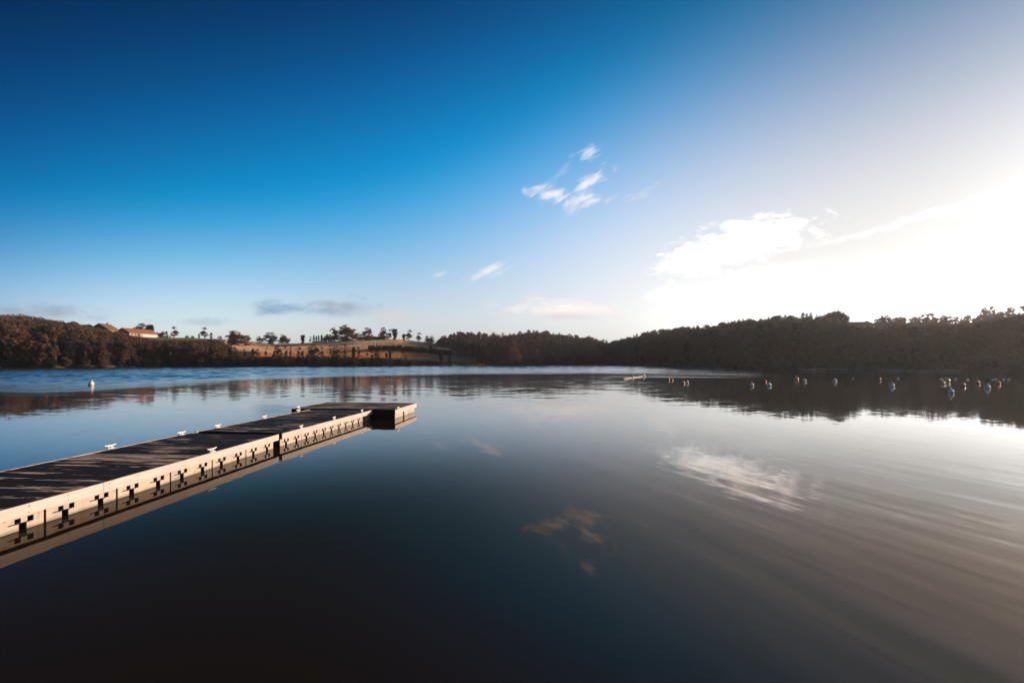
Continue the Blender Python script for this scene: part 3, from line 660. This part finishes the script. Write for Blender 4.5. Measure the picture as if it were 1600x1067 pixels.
def join_meshes(key):
    """trunk and crown of one kind as a single mesh, used only by the massed woods"""
    tm, cm_ = KINDS[key]; bm = bmesh.new(); bm.from_mesh(tm); n0 = len(bm.faces); bm.from_mesh(cm_); bm.faces.ensure_lookup_table()
    for f in bm.faces[n0:]: f.material_index = 1
    me = bpy.data.meshes.new(key+'_whole'); bm.to_mesh(me); bm.free(); me.materials.append(tm.materials[0]); me.materials.append(cm_.materials[0]); return me
def tree_at(key, X, Y, H, name, label, cat, group=None, wid=1.0, rz=None, zoff=0.0):
    rz = rb.uniform(0, 6.28) if rz is None else rz
    t = thing(name, label, cat, (X, Y, gz(X, Y)+zoff), rz, group); s = H/10; t.scale = (s*wid, s*wid, s)
    link('trunk', KINDS[key][0], t); link('crown', KINDS[key][1], t)
    return t
def crown_width(key, cache={}):
    if key not in cache:
        me = KINDS[key][1]; a = np.empty(len(me.vertices)*3); me.vertices.foreach_get('co', a); q = np.percentile(a[0::3], [2, 98]); cache[key] = float(q[1]-q[0])
    return cache[key]
def tree_px(key, x, ytop, Y, name, label, cat, group=None, wpx=None, H=None):
    """a tree standing on the ground at bearing x and depth Y whose top reaches row ytop"""
    X = (x-800)/F*Y; g = gz(X, Y); top = EYE+(HY-ytop)/F*Y; h = max(2.0, top-g) if H is None else H
    wid = 1.0
    if wpx:
        ws = crown_width(key)
        wid = min(2.1, max(.45, (wpx/F*Y)/(ws*h/10)))
    return tree_at(key, X, Y, h, name, label, cat, group, wid)

T = tree_px; G1 = 'trees along the skyline of the left hill'
T('oak0', 219, 506, 335, 'bare_tree', 'wide bare tree rising behind the orange roofed barn', 'tree', G1, 30)
T('ivy0', 234, 506.5, 322, 'evergreen_tree', 'dense dark evergreen at the right gable of the orange roofed barn', 'tree', G1, 13)
T('oak1', 253, 518, 330, 'bare_tree', 'small bare tree between the dark roofed house and its cypress', 'tree', G1, 9)
T('column0', 260.3, 517.5, 322, 'cypress', 'little dark cypress at the right end of the white walled house', 'tree', G1, 3.2)
T('ash0', 271, 511, 330, 'bare_tree', 'tall bare tree alone just right of the white walled house', 'tree', G1, 12)
T('oak2', 292, 524, 335, 'bush', 'low bush on the skyline between the lone bare tree and the two dark columns', 'bush', G1, 7)
T('oak3', 301, 524.5, 338, 'bush', 'faint low bush left of the left dark column', 'bush', G1, 8)
T('column0', 311, 521.5, 335, 'cypress', 'left of two dark columnar evergreens flanking a tall thin tree', 'tree', G1, 4.5)
T('ash0', 321, 512, 340, 'bare_tree', 'tall thin bare tree between the two dark columnar evergreens', 'tree', G1, 14)
T('column0', 330, 519.5, 338, 'cypress', 'right of two dark columnar evergreens flanking a tall thin tree', 'tree', G1, 4.5)
T('oak4', 344, 525, 338, 'bush', 'low bush between the right dark column and the big round brown tree', 'bush', G1, 12)
T('russet0', 372, 518.5, 300, 'broad_tree', 'big round brown tree at the left end of the ploughed field', 'tree', G1, 36)
T('oak2', 406, 526, 350, 'bare_tree', 'small bare tree touching the left side of the dark round oak', 'tree', G1, 11)
T('oak3', 423, 519.5, 352, 'bare_tree', 'dark round oak with a spreading crown in the dip of the skyline', 'tree', G1, 23)
T('darkscrub0', 424, 531, 350, 'bush', 'dark bush at the foot of the round oak in the dip', 'bush', G1, 22)
T('russet1', 443, 523.5, 354, 'bare_tree', 'small brown tree just right of the round oak in the dip', 'tree', G1, 13)
T('ivy1', 473, 523, 356, 'bare_tree', 'dark small tree standing alone where the field rim starts to rise', 'tree', G1, 13)
T('thin1', 485, 526.5, 358, 'bare_tree', 'spindly sapling between the lone dark tree and the row of conifers', 'tree', G1, 5)
for x, yt in ((490.5, 523), (494.5, 524.5), (498, 523.5), (502.5, 522.5)):
    T('cone0', x, yt, 360, 'conifer', 'narrow dark conifer in the tight row at the left end of the hilltop hedge', 'tree', 'tight row of conifers', 4.5)
for x, yt in ((507, 525), (511, 523.5), (515.5, 522.5), (520, 523.5)):
    T('darkscrub1', x, yt, 360, 'bush', 'dark bush in the hedge between the conifers and the big brown tree', 'bush', 'bushes of the hilltop hedge', 7)
T('oak1', 523, 512.5, 362, 'bare_tree', 'bare tree leaning against the left side of the big brown tree', 'tree', G1, 12)
T('russet2', 541, 509.5, 345, 'broad_tree', 'biggest brown tree on the hilltop, dense and round', 'tree', G1, 32)
for x, yt in ((561, 526), (566, 524)):
    T('darkscrub0', x, yt, 357, 'bush', 'dark bush between the biggest brown tree and the low barn', 'bush', 'bushes beside the low barn', 8)
T('oak4', 575, 512.3, 370, 'bare_tree', 'bare tree behind the left end of the long dark barn', 'tree', G1, 15)
T('russet0', 576, 523.5, 338, 'bare_tree', 'small brown tree in front of the long dark barn', 'tree', G1, 9)
T('oak0', 599, 512.3, 370, 'bare_tree', 'round bare tree behind the right end of the long dark barn', 'tree', G1, 15)
T('thin2', 608, 514.5, 366, 'bare_tree', 'pale thin tree between the barn tree and the ivy covered one', 'tree', G1, 7)
T('ivy1', 617, 513.5, 356, 'ivy_clad_tree', 'dark ivy covered tree right of the long barn', 'tree', G1, 11)
T('ivy0', 631, 521.5, 356, 'ivy_clad_tree', 'smaller dark ivy covered tree beside a bare one', 'tree', G1, 6)
T('ash1', 638.5, 515.5, 358, 'bare_tree', 'bare tree right of the small ivy covered one on the field rim', 'tree', G1, 10)
T('ash2', 653.5, 520, 358, 'bare_tree', 'last thin bare tree on the field rim before the wood', 'tree', G1, 8)
T('darkscrub1', 668, 525, 356, 'bush', 'dark bush at the right end of the field rim', 'bush', G1, 10)
T('darkscrub0', 674, 528, 350, 'bush', 'low dark bush touching the edge of the middle wood', 'bush', G1, 8)
T('thin1', 673, 534.5, 262, 'bare_tree', 'slender bare tree standing in the ploughed field', 'tree', G1, 6)
T('ivy1', 689, 552.5, 215, 'ivy_clad_tree', 'left of two short dark trees at the foot of the lower orange field', 'tree', G1, 6)
T('ivy0', 702.5, 554.5, 215, 'ivy_clad_tree', 'right of two short dark trees at the foot of the lower orange field', 'tree', G1, 4)
T('thin2', 589, 536, 300, 'bush', 'dark sapling beside the white post in the ploughed field', 'bush', G1, 3)
T('oak2', 718, 518.5, 400, 'bare_tree', 'bare tree standing clear above the left part of the middle wood', 'tree', G1, 9)
T('oak1', 746, 520.5, 405, 'bare_tree', 'second bare crown above the middle wood, right of the first', 'tree', G1, 9)
# skyline of the right hill
G2 = 'trees along the skyline of the right hill'
T('dome0', 1305.5, 485, 214, 'evergreen_tree', 'round evergreen, the tallest crown on the right hill, beside the house', 'tree', G2, 33)
R_T = [('fan0', 1214, 493.5, 26, 'bushy bare crown left of two on the rise before the round evergreen'), ('fan1', 1256, 490, 28, 'wide bare crown right of two on the rise before the round evergreen'),
 ('fan0', 1286, 495, 16, 'small bare crown touching the left side of the round evergreen'),
 ('fan1', 1388, 493.5, 17, 'first bare tree right of the hilltop house'), ('oak4', 1409, 495, 15, 'second bare tree right of the hilltop house'),
 ('fan2', 1434, 495.5, 13, 'third tree right of the hilltop house, before the tall spreading one'), ('fan0', 1450, 490.5, 15, 'tall feathery bare tree halfway between house and frame edge'),
 ('fan1', 1469, 494, 14, 'bare tree just right of the tall feathery one'), ('scrub0', 1488, 494.5, 16, 'darker bushy bare tree near the middle of the right skyline row'),
 ('fan2', 1508, 493.5, 16, 'bare tree right of the darker bushy one'), ('fan0', 1528, 493.5, 14, 'slimmer bare tree left of the big high one'),
 ('fan1', 1555, 480.5, 24, 'big bare tree standing high near the right end of the skyline'), ('scrub1', 1577, 487, 17, 'lower bare tree between the two big ones at the right end'),
 ('fan2', 1597, 479, 24, 'big bare tree cut by the right edge of the picture')]
for i, (k, x, yt, wpx, lab) in enumerate(R_T): T(k, x, yt, 212+(i*7) % 13-(8 if x > 1540 else 0), 'bare_tree', lab, 'tree', G2, wpx)
# the thin row along the far shore before the orange field
rr = random.Random(21)
for i, x in enumerate(np.linspace(352, 632, 28)):
    x += rr.uniform(-4, 4); Y = rr.uniform(203, 226); key = rr.choice(['thin0', 'thin1', 'thin2', 'ash0', 'ash1', 'oak2', 'ivy1', 'oak4'])
    T(key, x, np.interp(x, [350, 400, 470, 540, 600, 632], [538, 544, 543, 540, 547, 556])+rr.uniform(-3, 4), Y, 'bare_tree', 'thin bare tree in the row along the far shore below the orange field', 'tree', 'shore trees below the field')

# massed woods: instanced on points, one object for each wood
def wood(name, label, placements, keys):
    keys = sorted({p[3] for p in placements if isinstance(p[3], str)}) or keys; placements = [(p[0], p[1], p[2], keys.index(p[3]) if isinstance(p[3], str) else p[3], p[4]) for p in placements]
    me = bpy.data.meshes.new(name); me.from_pydata([p[0] for p in placements], [], [])
    for nm, ty, val in (('size', 'FLOAT', [p[1] for p in placements]), ('turn', 'FLOAT', [p[2] for p in placements]), ('pick', 'INT', [p[3] for p in placements]), ('wide', 'FLOAT', [p[4] for p in placements])):
        me.attributes.new(nm, ty, 'POINT').data.foreach_set('value', val)
    col_ = bpy.data.collections.new(name+'_kinds')
    for i, k in enumerate(keys):
        o = bpy.data.objects.new('%s_%02d' % (name, i), join_meshes(k)); col_.objects.link(o)
    ng = bpy.data.node_groups.new(name, 'GeometryNodeTree'); ng.interface.new_socket('Geometry', in_out='INPUT', socket_type='NodeSocketGeometry'); ng.interface.new_socket('Geometry', in_out='OUTPUT', socket_type='NodeSocketGeometry')
    n, l = ng.nodes, ng.links; gi = n.new('NodeGroupInput'); go = n.new('NodeGroupOutput'); ip = n.new('GeometryNodeInstanceOnPoints'); ci = n.new('GeometryNodeCollectionInfo')
    ci.inputs[0].default_value = col_; ci.inputs['Separate Children'].default_value = True; ci.inputs['Reset Children'].default_value = True
    def attr(nm, ty):
        a = n.new('GeometryNodeInputNamedAttribute'); a.data_type = ty; a.inputs[0].default_value = nm; return [q for q in a.outputs if q.enabled and q.name == 'Attribute'][0]
    cx = n.new('ShaderNodeCombineXYZ'); l.new(attr('turn', 'FLOAT'), cx.inputs[2]); l.new(cx.outputs[0], ip.inputs['Rotation'])
    cs = n.new('ShaderNodeCombineXYZ'); wd = attr('wide', 'FLOAT'); l.new(wd, cs.inputs[0]); l.new(wd, cs.inputs[1]); l.new(attr('size', 'FLOAT'), cs.inputs[2]); l.new(cs.outputs[0], ip.inputs['Scale'])
    ip.inputs['Pick Instance'].default_value = True; l.new(attr('pick', 'INT'), ip.inputs['Instance Index'])
    l.new(gi.outputs[0], ip.inputs['Points']); l.new(ci.outputs[0], ip.inputs['Instance']); l.new(ip.outputs[0], go.inputs[0])
    o = link(name, me); md = o.modifiers.new('trees', 'NODES'); md.node_group = ng
    return tag(o, label, kind='stuff')
def scatter(seed, x0, x1, t0, t1, gap, limit, hr, keys, fill=.8, xmin=None, jit=3.0, hmin=2.5, fat=1.15):
    """points over bearings x0..x1 and hillside depth t0..t1; each height is capped so the wood keeps the photographed outline"""
    r = random.Random(seed); out = []; cells = {}
    LX, LY = zip(*limit)
    th0, th1 = math.atan((x0-800)/F), math.atan((x1-800)/F)
    tries = 0
    while tries < 26000:
        tries += 1
        th = r.uniform(th0, th1); rs, rc, zc, sh = (float(q) for q in terr_params(th))
        rad = math.sqrt(r.uniform((rs+(rc-rs)*t0)**2, (rs+(rc-rs)*t1)**2)); X, Y = rad*math.sin(th), rad*math.cos(th)
        c = (int(X//gap), int(Y//gap))
        if any((X-a)**2+(Y-b)**2 < gap*gap for i in (-1, 0, 1) for j in (-1, 0, 1) for a, b in cells.get((c[0]+i, c[1]+j), ())): continue
        xi = 800+F*X/Y; g = gz(X, Y)
        if xmin and xi < xmin((rad-rs)/(rc-rs)): continue
        hcap = EYE+(HY-(float(np.interp(xi, LX, LY))+r.random()**1.5*jit))/F*Y-g
        h = r.uniform(*hr)
        if h > hcap: h = hcap
        elif (rad-rs)/(rc-rs) > fill and hcap < hr[1]*1.35: h = hcap
        if h < hmin: continue
        cells.setdefault(c, []).append((X, Y)); wf = max(h, hr[0]*.8)/10*fat*r.uniform(.85, 1.15)
        out.append(((X, Y, g-.2), h/10, r.uniform(0, 6.28), keys[r.randrange(len(keys))], wf))
    return out
KW = ['oak0', 'oak2', 'oak4', 'ash0', 'ash1', 'ash2', 'thin0', 'fan0', 'fan1', 'russet0', 'ivy1', 'ash0', 'ash1']
LW = [(-900, 495), (0, 494), (40, 493.5), (60, 498), (110, 504), (125, 509), (150, 513.5), (180, 517.5), (192, 522), (240, 530.5), (300, 531), (335, 530), (350, 536), (362, 543)]
pl = scatter(1, -420, 360, .02, 1.05, 3.9, LW, (8, 12), KW, fat=.95)
pl += scatter(34, -300, 190, .80, 1.05, 6.0, [(-300, 490), (0, 491), (40, 490), (60, 494), (110, 500), (140, 508), (190, 518)], (8, 12), ['fan0', 'fan1', 'ash0', 'ash1', 'oak0', 'oak2'], jit=5, hmin=3, fat=.95)
wood('left_wood', 'brown winter wood covering the slope below the farm on the left shore', pl, KW)
LM = [(680, 533), (690, 524.5), (720, 521.5), (760, 523), (800, 524.5), (825, 520), (850, 520.5), (880, 524), (900, 527), (930, 531), (950, 536), (965, 537)]
KM = ['russet0', 'russet1', 'russet2', 'oak0', 'oak1', 'oak2', 'oak3', 'oak4', 'ivy0']
pm = scatter(12, 684, 790, .02, 1.04, 7.2, LM, (8, 12), KM, xmin=lambda t: 752-70*min(1, max(0, t-.05)*1.2))
pm += scatter(2, 790, 968, .02, 1.04, 5.4, LM, (9, 14), KM, xmin=lambda t: 752-70*min(1, max(0, t-.05)*1.2))
KC = ['fan0', 'fan1', 'ash0', 'ash1', 'ash2', 'oak2', 'russet0']
pm += scatter(33, 700, 960, .85, 1.05, 8.0, [(700, 519), (760, 519), (800, 520.5), (825, 516), (850, 516.5), (900, 523), (930, 527), (960, 533)], (8, 12), KC, jit=5, hmin=3, fat=.95)
wood('middle_wood', 'russet winter wood on the far spur in the middle of the lake head', pm, KM)
LR = [(948, 537), (960, 534), (1000, 525), (1050, 516), (1100, 511.5), (1150, 503.5), (1190, 500.5), (1230, 499.5), (1280, 501), (1318, 503.5), (1323, 511.5), (1330, 511.5), (1365, 511), (1380, 510), (1420, 509), (1470, 508), (1500, 506), (1540, 500), (1570, 497), (1600, 494), (2300, 490)]
KR = ['oak0', 'oak1', 'oak2', 'oak3', 'fan0', 'fan1', 'fan2', 'ash0', 'ash1', 'ash2', 'russet0', 'ivy1']
pr = scatter(3, 945, 2300, .01, 1.02, 4.8, LR, (8, 12), KR, hmin=2.0)
KC = ['fan0', 'fan1', 'fan2', 'ash0', 'ash1', 'ash2', 'thin0', 'oak2']
pr += scatter(31, 1368, 1700, .86, 1.03, 3.6, [(1368, 496), (1500, 495), (1545, 486), (1700, 482)], (3, 7), KC, jit=13, hmin=2, fat=1.0)
pr += scatter(32, 960, 1300, .80, 1.03, 5.0, [(960, 532), (1000, 521), (1050, 512), (1100, 507.5), (1150, 499.5), (1190, 496), (1240, 494), (1300, 496)], (6, 10), KC, jit=7, hmin=3, fat=.95)
wood('right_wood', 'dark backlit winter wood covering the hill on the right shore', pr, KR)
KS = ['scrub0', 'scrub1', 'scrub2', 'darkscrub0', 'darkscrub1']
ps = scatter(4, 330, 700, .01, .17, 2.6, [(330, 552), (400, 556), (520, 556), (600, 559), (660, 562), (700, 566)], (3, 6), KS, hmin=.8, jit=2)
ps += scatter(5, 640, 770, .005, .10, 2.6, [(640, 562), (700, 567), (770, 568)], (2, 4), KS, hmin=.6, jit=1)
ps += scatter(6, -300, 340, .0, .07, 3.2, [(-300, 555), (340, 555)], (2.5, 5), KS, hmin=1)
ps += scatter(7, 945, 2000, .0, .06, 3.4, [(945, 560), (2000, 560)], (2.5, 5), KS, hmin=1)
wood('shore_scrub', 'bramble and willow scrub fringing the far shore, the shade there put into its colour', ps, KS)
# hedge between the two fields
hp = []
r = random.Random(8)
for i in range(150):
    x = r.uniform(577, 705); t_ = np.interp(x, [577, 640, 705], [.47, .42, .38]); th = math.atan((x-800)/F); rs, rc, zc, sh = (float(q) for q in terr_params(th))
    rad = rs+(rc-rs)*(t_+r.uniform(-.02, .02)); X, Y = rad*math.sin(th), rad*math.cos(th); h = r.uniform(1.6, 3.2); hp.append(((X, Y, gz(X, Y)-.2), h/10, r.uniform(0, 6), r.randrange(2), .35))
o = wood('field_hedge', 'dark overgrown hedge dividing the ploughed field from the orange meadow', hp, ['darkscrub0', 'darkscrub1'])
# russet willow bushes lit on the left shore
for x, yt, wpx, lab in ((18, 557, 20, 'rusty willow bush at the water on the far left'), (60, 560, 15, 'left of two orange bushes glowing low on the left shore'), (79, 559, 17, 'right of two orange bushes glowing low on the left shore'),
                        (270, 561, 10, 'small orange bush at the water below the barn, left of a pair'), (292, 565, 7, 'smaller orange bush at the water, right of a pair'), (740, 568, 8, 'low rusty bush at the water before the middle wood')):
    T('russet1', x, yt, EYE*F/(np.interp(x, CX, YSH)-HY)+3, 'bush', lab, 'bush', 'russet bushes on the shore', wpx)

# ------------------------------------------------------------------ farm buildings
def wall_mat(name, ca, cb, sc_=1.5): return simple(name, tuple((a+b)/2 for a, b in zip(ca, cb)), .85, .15, .25, sc_)
def roof_mat(name, ca, cb):
    m, t, b = mat(name); p = t.new('ShaderNodeTexCoord').outputs['Object']
    wv = t.new('ShaderNodeTexWave', wave_type='BANDS', bands_direction='X'); t.put(wv.inputs['Vector'], p); wv.inputs['Scale'].default_value = 1.3
    n = t.noise(p, .8, 4, .6); c = t.mix(n, ca, cb); c = t.mix(t.m('MULTIPLY', wv.outputs[1], .35), c, tuple(v*.5 for v in ca))
    t.l.new(c, b.inputs['Base Color']); b.inputs['Roughness'].default_value = .85; b.inputs['Specular IOR Level'].default_value = .15; return m
M_STONE = wall_mat('ochre_stone', (.24, .15, .10), (.28, .18, .12)); M_LIME = wall_mat('white_render', (.34, .30, .27), (.4, .36, .33)); M_BRICK = wall_mat('brown_brick', (.17, .09, .055), (.2, .11, .07))
M_TILE = roof_mat('orange_tiles', (.17, .062, .030), (.27, .11, .055)); M_SLATE = roof_mat('dark_slate', (.035, .032, .03), (.06, .055, .05)); M_RUST = roof_mat('brown_tiles', (.12, .06, .035), (.17, .09, .05)); M_DARKWALL = wall_mat('dark_boarding', (.05, .04, .03), (.07, .05, .04))
M_DARKSTONE = wall_mat('dark_stone', (.10, .08, .06), (.13, .10, .08)); M_GLASS = simple('dark_glass', (.02, .025, .03), .15, .5); M_FRAME = simple('painted_frame', (.22, .20, .18), .6, .3)
def house(name, label, x, Y, rz, L, Wd, eave, ridge, mw, mr, wins=(), doors=(), chim=(), zoff=0.0, cat='house', two=None):
    """local y is the ridge direction; wins/doors: (side, position along, sill, width, height)"""
    X = (x-800)/F*Y; t = thing(name, label, cat, (X, Y, gz(X, Y)+zoff), rz)
    h, l = Wd/2, L/2
    v = [(-h, -l, -4), (h, -l, -4), (h, l, -4), (-h, l, -4), (-h, -l, eave), (h, -l, eave), (h, l, eave), (-h, l, eave), (0, -l, ridge), (0, l, ridge)]
    MB().add(v, [(0, 1, 5, 8, 4), (2, 3, 7, 9, 6), (1, 2, 6, 5), (3, 0, 4, 7), (3, 2, 1, 0)]).build('wall', mw, t)
    if two: MB().box(h+.02, h+.10, two[0], two[1], -3, eave-two[2]).build('wall', M_LIME, t)['label'] = 'white rendered part of the long wall'
    sl = (ridge-eave)/h; ov = .45; th = .18; rf = MB()
    for s in (-1, 1):
        x1 = s*(h+ov); z1 = eave-ov*sl
        rf.add([(0, -l-ov, ridge+.05), (x1, -l-ov, z1+.05), (x1, l+ov, z1+.05), (0, l+ov, ridge+.05), (0, -l-ov, ridge+.05+th), (x1, -l-ov, z1+.05+th), (x1, l+ov, z1+.05+th), (0, l+ov, ridge+.05+th)],
               [(0, 1, 2, 3), (7, 6, 5, 4), (0, 4, 5, 1), (1, 5, 6, 2), (2, 6, 7, 3), (3, 7, 4, 0)])
    ro = rf.build('roof', mr, t)
    for cy, hh in chim: MB().box(-.35, .35, cy-.45, cy+.45, ridge-.8, ridge+hh).box(-.42, .42, cy-.52, cy+.52, ridge+hh, ridge+hh+.12).build('chimney', mw, ro)
    def opening(kind, side, a, sill, ww, hh, m):
        mb = MB(); fr = MB(); e = .06
        if side in ('+x', '-x'):
            s = 1 if side == '+x' else -1; xx = s*h; mb.box(min(xx, xx+s*.03), max(xx, xx+s*.03), a-ww/2, a+ww/2, sill, sill+hh)
            x0, x1 = min(xx, xx+s*.06), max(xx, xx+s*.06)
            for q in ((a-ww/2-e, a-ww/2), (a+ww/2, a+ww/2+e)): fr.box(x0, x1, q[0], q[1], sill, sill+hh)
            fr.box(x0, x1, a-ww/2-e, a+ww/2+e, sill+hh, sill+hh+e); fr.box(x0, x1, a-ww/2-e, a+ww/2+e, sill-e, sill)
        else:
            s = 1 if side == '+y' else -1; yy = s*l; mb.box(a-ww/2, a+ww/2, min(yy, yy+s*.03), max(yy, yy+s*.03), sill, sill+hh)
            y0, y1 = min(yy, yy+s*.06), max(yy, yy+s*.06)
            for q in ((a-ww/2-e, a-ww/2), (a+ww/2, a+ww/2+e)): fr.box(q[0], q[1], y0, y1, sill, sill+hh)
            fr.box(a-ww/2-e, a+ww/2+e, y0, y1, sill+hh, sill+hh+e); fr.box(a-ww/2-e, a+ww/2+e, y0, y1, sill-e, sill)
        o = mb.build(kind, m, t); fr.build('frame', M_FRAME, o)
    for wn in wins: opening('window', *wn, M_GLASS)
    for dn in doors: opening('door', *dn, M_DARKWALL)
    return t
house('stone_barn', 'low brown roofed stone barn half hidden by the wood, leftmost of the farm', 134, 278, R(62), 10, 7, 3.0, 5.0, M_STONE, M_RUST, [('+x', -2, 1, 1.0, 1.1), ('+x', 2.2, 1, 1.0, 1.1)], [('-y', 0, 0, 1.6, 2.3)], zoff=-.6, cat='barn')
house('brick_house', 'brick house with a sunlit gable end, left of the orange roofed barn', 163.5, 282, R(8), 9, 9.5, 3.4, 6.6, M_BRICK, M_RUST, [('-y', -2, 1, 1.0, 1.2), ('-y', 2, 1, 1.0, 1.2), ('-y', 0, 3.6, .8, 1)], [('-y', .2, 0, 1.0, 2.1)], [(2.5, .9)], zoff=-.6)
house('long_barn', 'long barn with a bright orange tiled roof and a white lower wall', 214.5, 300, R(-2), 22, 9, 1.9, 4.5, M_STONE, M_TILE, [('+x', -9, .5, 1.0, .9), ('+x', -6.4, .5, 1.0, .9)], [('+x', -3.9, -.6, 1.8, 2.1)], two=(-1, 10.9, .7), cat='barn', zoff=.0)
house('slate_house', 'small white walled house with a dark slate roof right of the orange barn', 246, 325, R(40), 7, 5.5, 1.6, 4.2, M_LIME, M_SLATE, [('+x', -1.5, .5, .8, .8)], [('+x', 1, -.3, .9, 1.8)], [(2.2, .8)])
house('white_outbuilding', 'low white outbuilding beside the dark roofed house', 256, 318, R(60), 6.5, 3, 1.1, 1.7, M_LIME, M_LIME, [('+x', 0, .2, .8, .5)], cat='shed')
house('white_shed', 'tiny white shed at the foot of the tall lone tree', 268.5, 318, R(50), 2.4, 2, 1.1, 1.6, M_LIME, M_LIME, [], [('+x', 0, -.3, .8, 1.2)], cat='shed')
house('dark_barn', 'long dark low barn on the skyline behind the ploughed field', 583, 362, R(86), 21, 7, 1.3, 3.2, M_DARKWALL, M_SLATE, [('-x', -5, .3, 1.2, .6), ('-x', 4, .3, 1.2, .6)], [('-x', 0, -.5, 2.4, 1.6)], cat='barn', zoff=-.2)
house('hilltop_house', 'house with a long roof and chimney silhouetted on the right hill beside the round evergreen', 1339, 216, R(86), 10.5, 7, 2.0, 3.4, M_DARKSTONE, M_SLATE, [('-x', -2.5, .4, 1, 1), ('-x', 2.5, .4, 1, 1)], [('-x', 0, -.4, 1, 1.9)], [(-4.4, .5)], zoff=0.0)
post = MB().box(-.28, .28, -.28, .28, -.3, 2.9).box(-.34, .34, -.34, .34, 2.9, 3.05).build('marker_post', M_LIME); post.location = ((585.5-800)/F*292, 292, gz((585.5-800)/F*292, 292))
tag(post, 'short pale post standing in the ploughed field', 'post')
sX, sY = (1074.5-800)/F*188, 188.0
sg = thing('shore_sign', 'small white sign on a post at the foot of the right wood', 'sign', (sX, sY, gz(sX, sY)+.2))
MB().tube([(0, 0, -.4), (0, 0, 1.5)], .05, 6).build('post', M_FRAME, sg); MB().box(-.45, .45, -.08, -.03, .7, 1.6).build('board', M_LIME, sg)

# ------------------------------------------------------------------ standing stubble and dry grass on the two fields
def tuft(name, n, h, spread, m, seed):
    r = np.random.RandomState(seed); tb = TB()
    for k in range(n):
        p = np.array([r.uniform(-spread, spread), r.uniform(-spread, spread), -.05]); a = r.uniform(0, 6.28); sd = np.array([math.cos(a), math.sin(a), 0])*.035
        top = p+np.array([r.normal(0, .1), r.normal(0, .1), h*r.uniform(.6, 1.1)]); tb.tri(p-sd, p+sd, top)
    return tb.mesh(name, m)
M_STUB = twig_mat('straw_stubble', (.58, .36, .22), (.66, .43, .27), (.50, .31, .17)); M_DRY = twig_mat('dry_orange_grass', (.52, .24, .095), (.58, .29, .12), (.43, .21, .085))
KINDS['stub'] = (tuft('stub_a', 46, .42, .55, M_STUB, 1), tuft('stub_b', 1, .3, .4, M_STUB, 2)); KINDS['dry'] = (tuft('dry_a', 60, .5, .8, M_DRY, 3), tuft('dry_b', 1, .3, .4, M_DRY, 4))
def field(name, label, key, x0, x1, ta, tb_, rows, seed, n):
    r = np.random.RandomState(seed); d = np.array([.36, -.93]); nn = np.array([.93, .36])
    X = r.uniform(-260, 30, n*6); Y = r.uniform(150, 372, n*6)
    if rows:
        c = X*nn[0]+Y*nn[1]; c2 = np.round(c/rows)*rows+r.normal(0, .38, len(c)); X = X+(c2-c)*nn[0]; Y = Y+(c2-c)*nn[1]
    th = np.arctan2(X, Y); rs, rc, zc, sh = terr_params(th); t = (np.hypot(X, Y)-rs)/(rc-rs); xi = 800+F*X/Y
    lo = np.interp(xi, ta[0], ta[1]); hi = np.interp(xi, tb_[0], tb_[1])
    ok = (xi > x0) & (xi < x1) & (t > lo) & (t < hi); X, Y = X[ok][:n], Y[ok][:n]; Z = ground(X, Y)
    pts = [((float(a), float(b), float(c)), float(q), float(w_), 0, float(v)) for a, b, c, q, w_, v in zip(X, Y, Z, r.uniform(.7, 1.3, len(X)), r.uniform(0, 6.28, len(X)), r.uniform(.8, 1.2, len(X)))]
    return wood(name, label, pts, [key])
field('stubble', 'pale standing stubble in rows on the upper field', 'stub', 352, 775, ([350, 775], [.47, .44]), ([350, 775], [1.0, 1.0]), 0, 5, 15000)
field('dry_grass', 'orange dry grass of the lower meadow', 'dry', 395, 752, ([395, 600, 752], [.14, .14, .08]), ([395, 575, 705, 752], [.46, .44, .36, .30]), 0, 6, 6000)

# ------------------------------------------------------------------ the damp air over the lake
hz = MB().box(-660, 660, -640, 660, -4.5, 42).build("haze", [])
hm = bpy.data.materials.new('haze'); hm.use_nodes = True; ht = NT(hm.node_tree); ht.n.clear()
pv = ht.new('ShaderNodeVolumePrincipled'); pv.inputs['Color'].default_value = (.92, .90, .88, 1); pv.inputs['Density'].default_value = .00013; pv.inputs['Anisotropy'].default_value = .55
ho = ht.new('ShaderNodeOutputMaterial'); ht.l.new(pv.outputs[0], ho.inputs['Volume']); hz.data.materials.append(hm); tag(hz, kind='stuff')
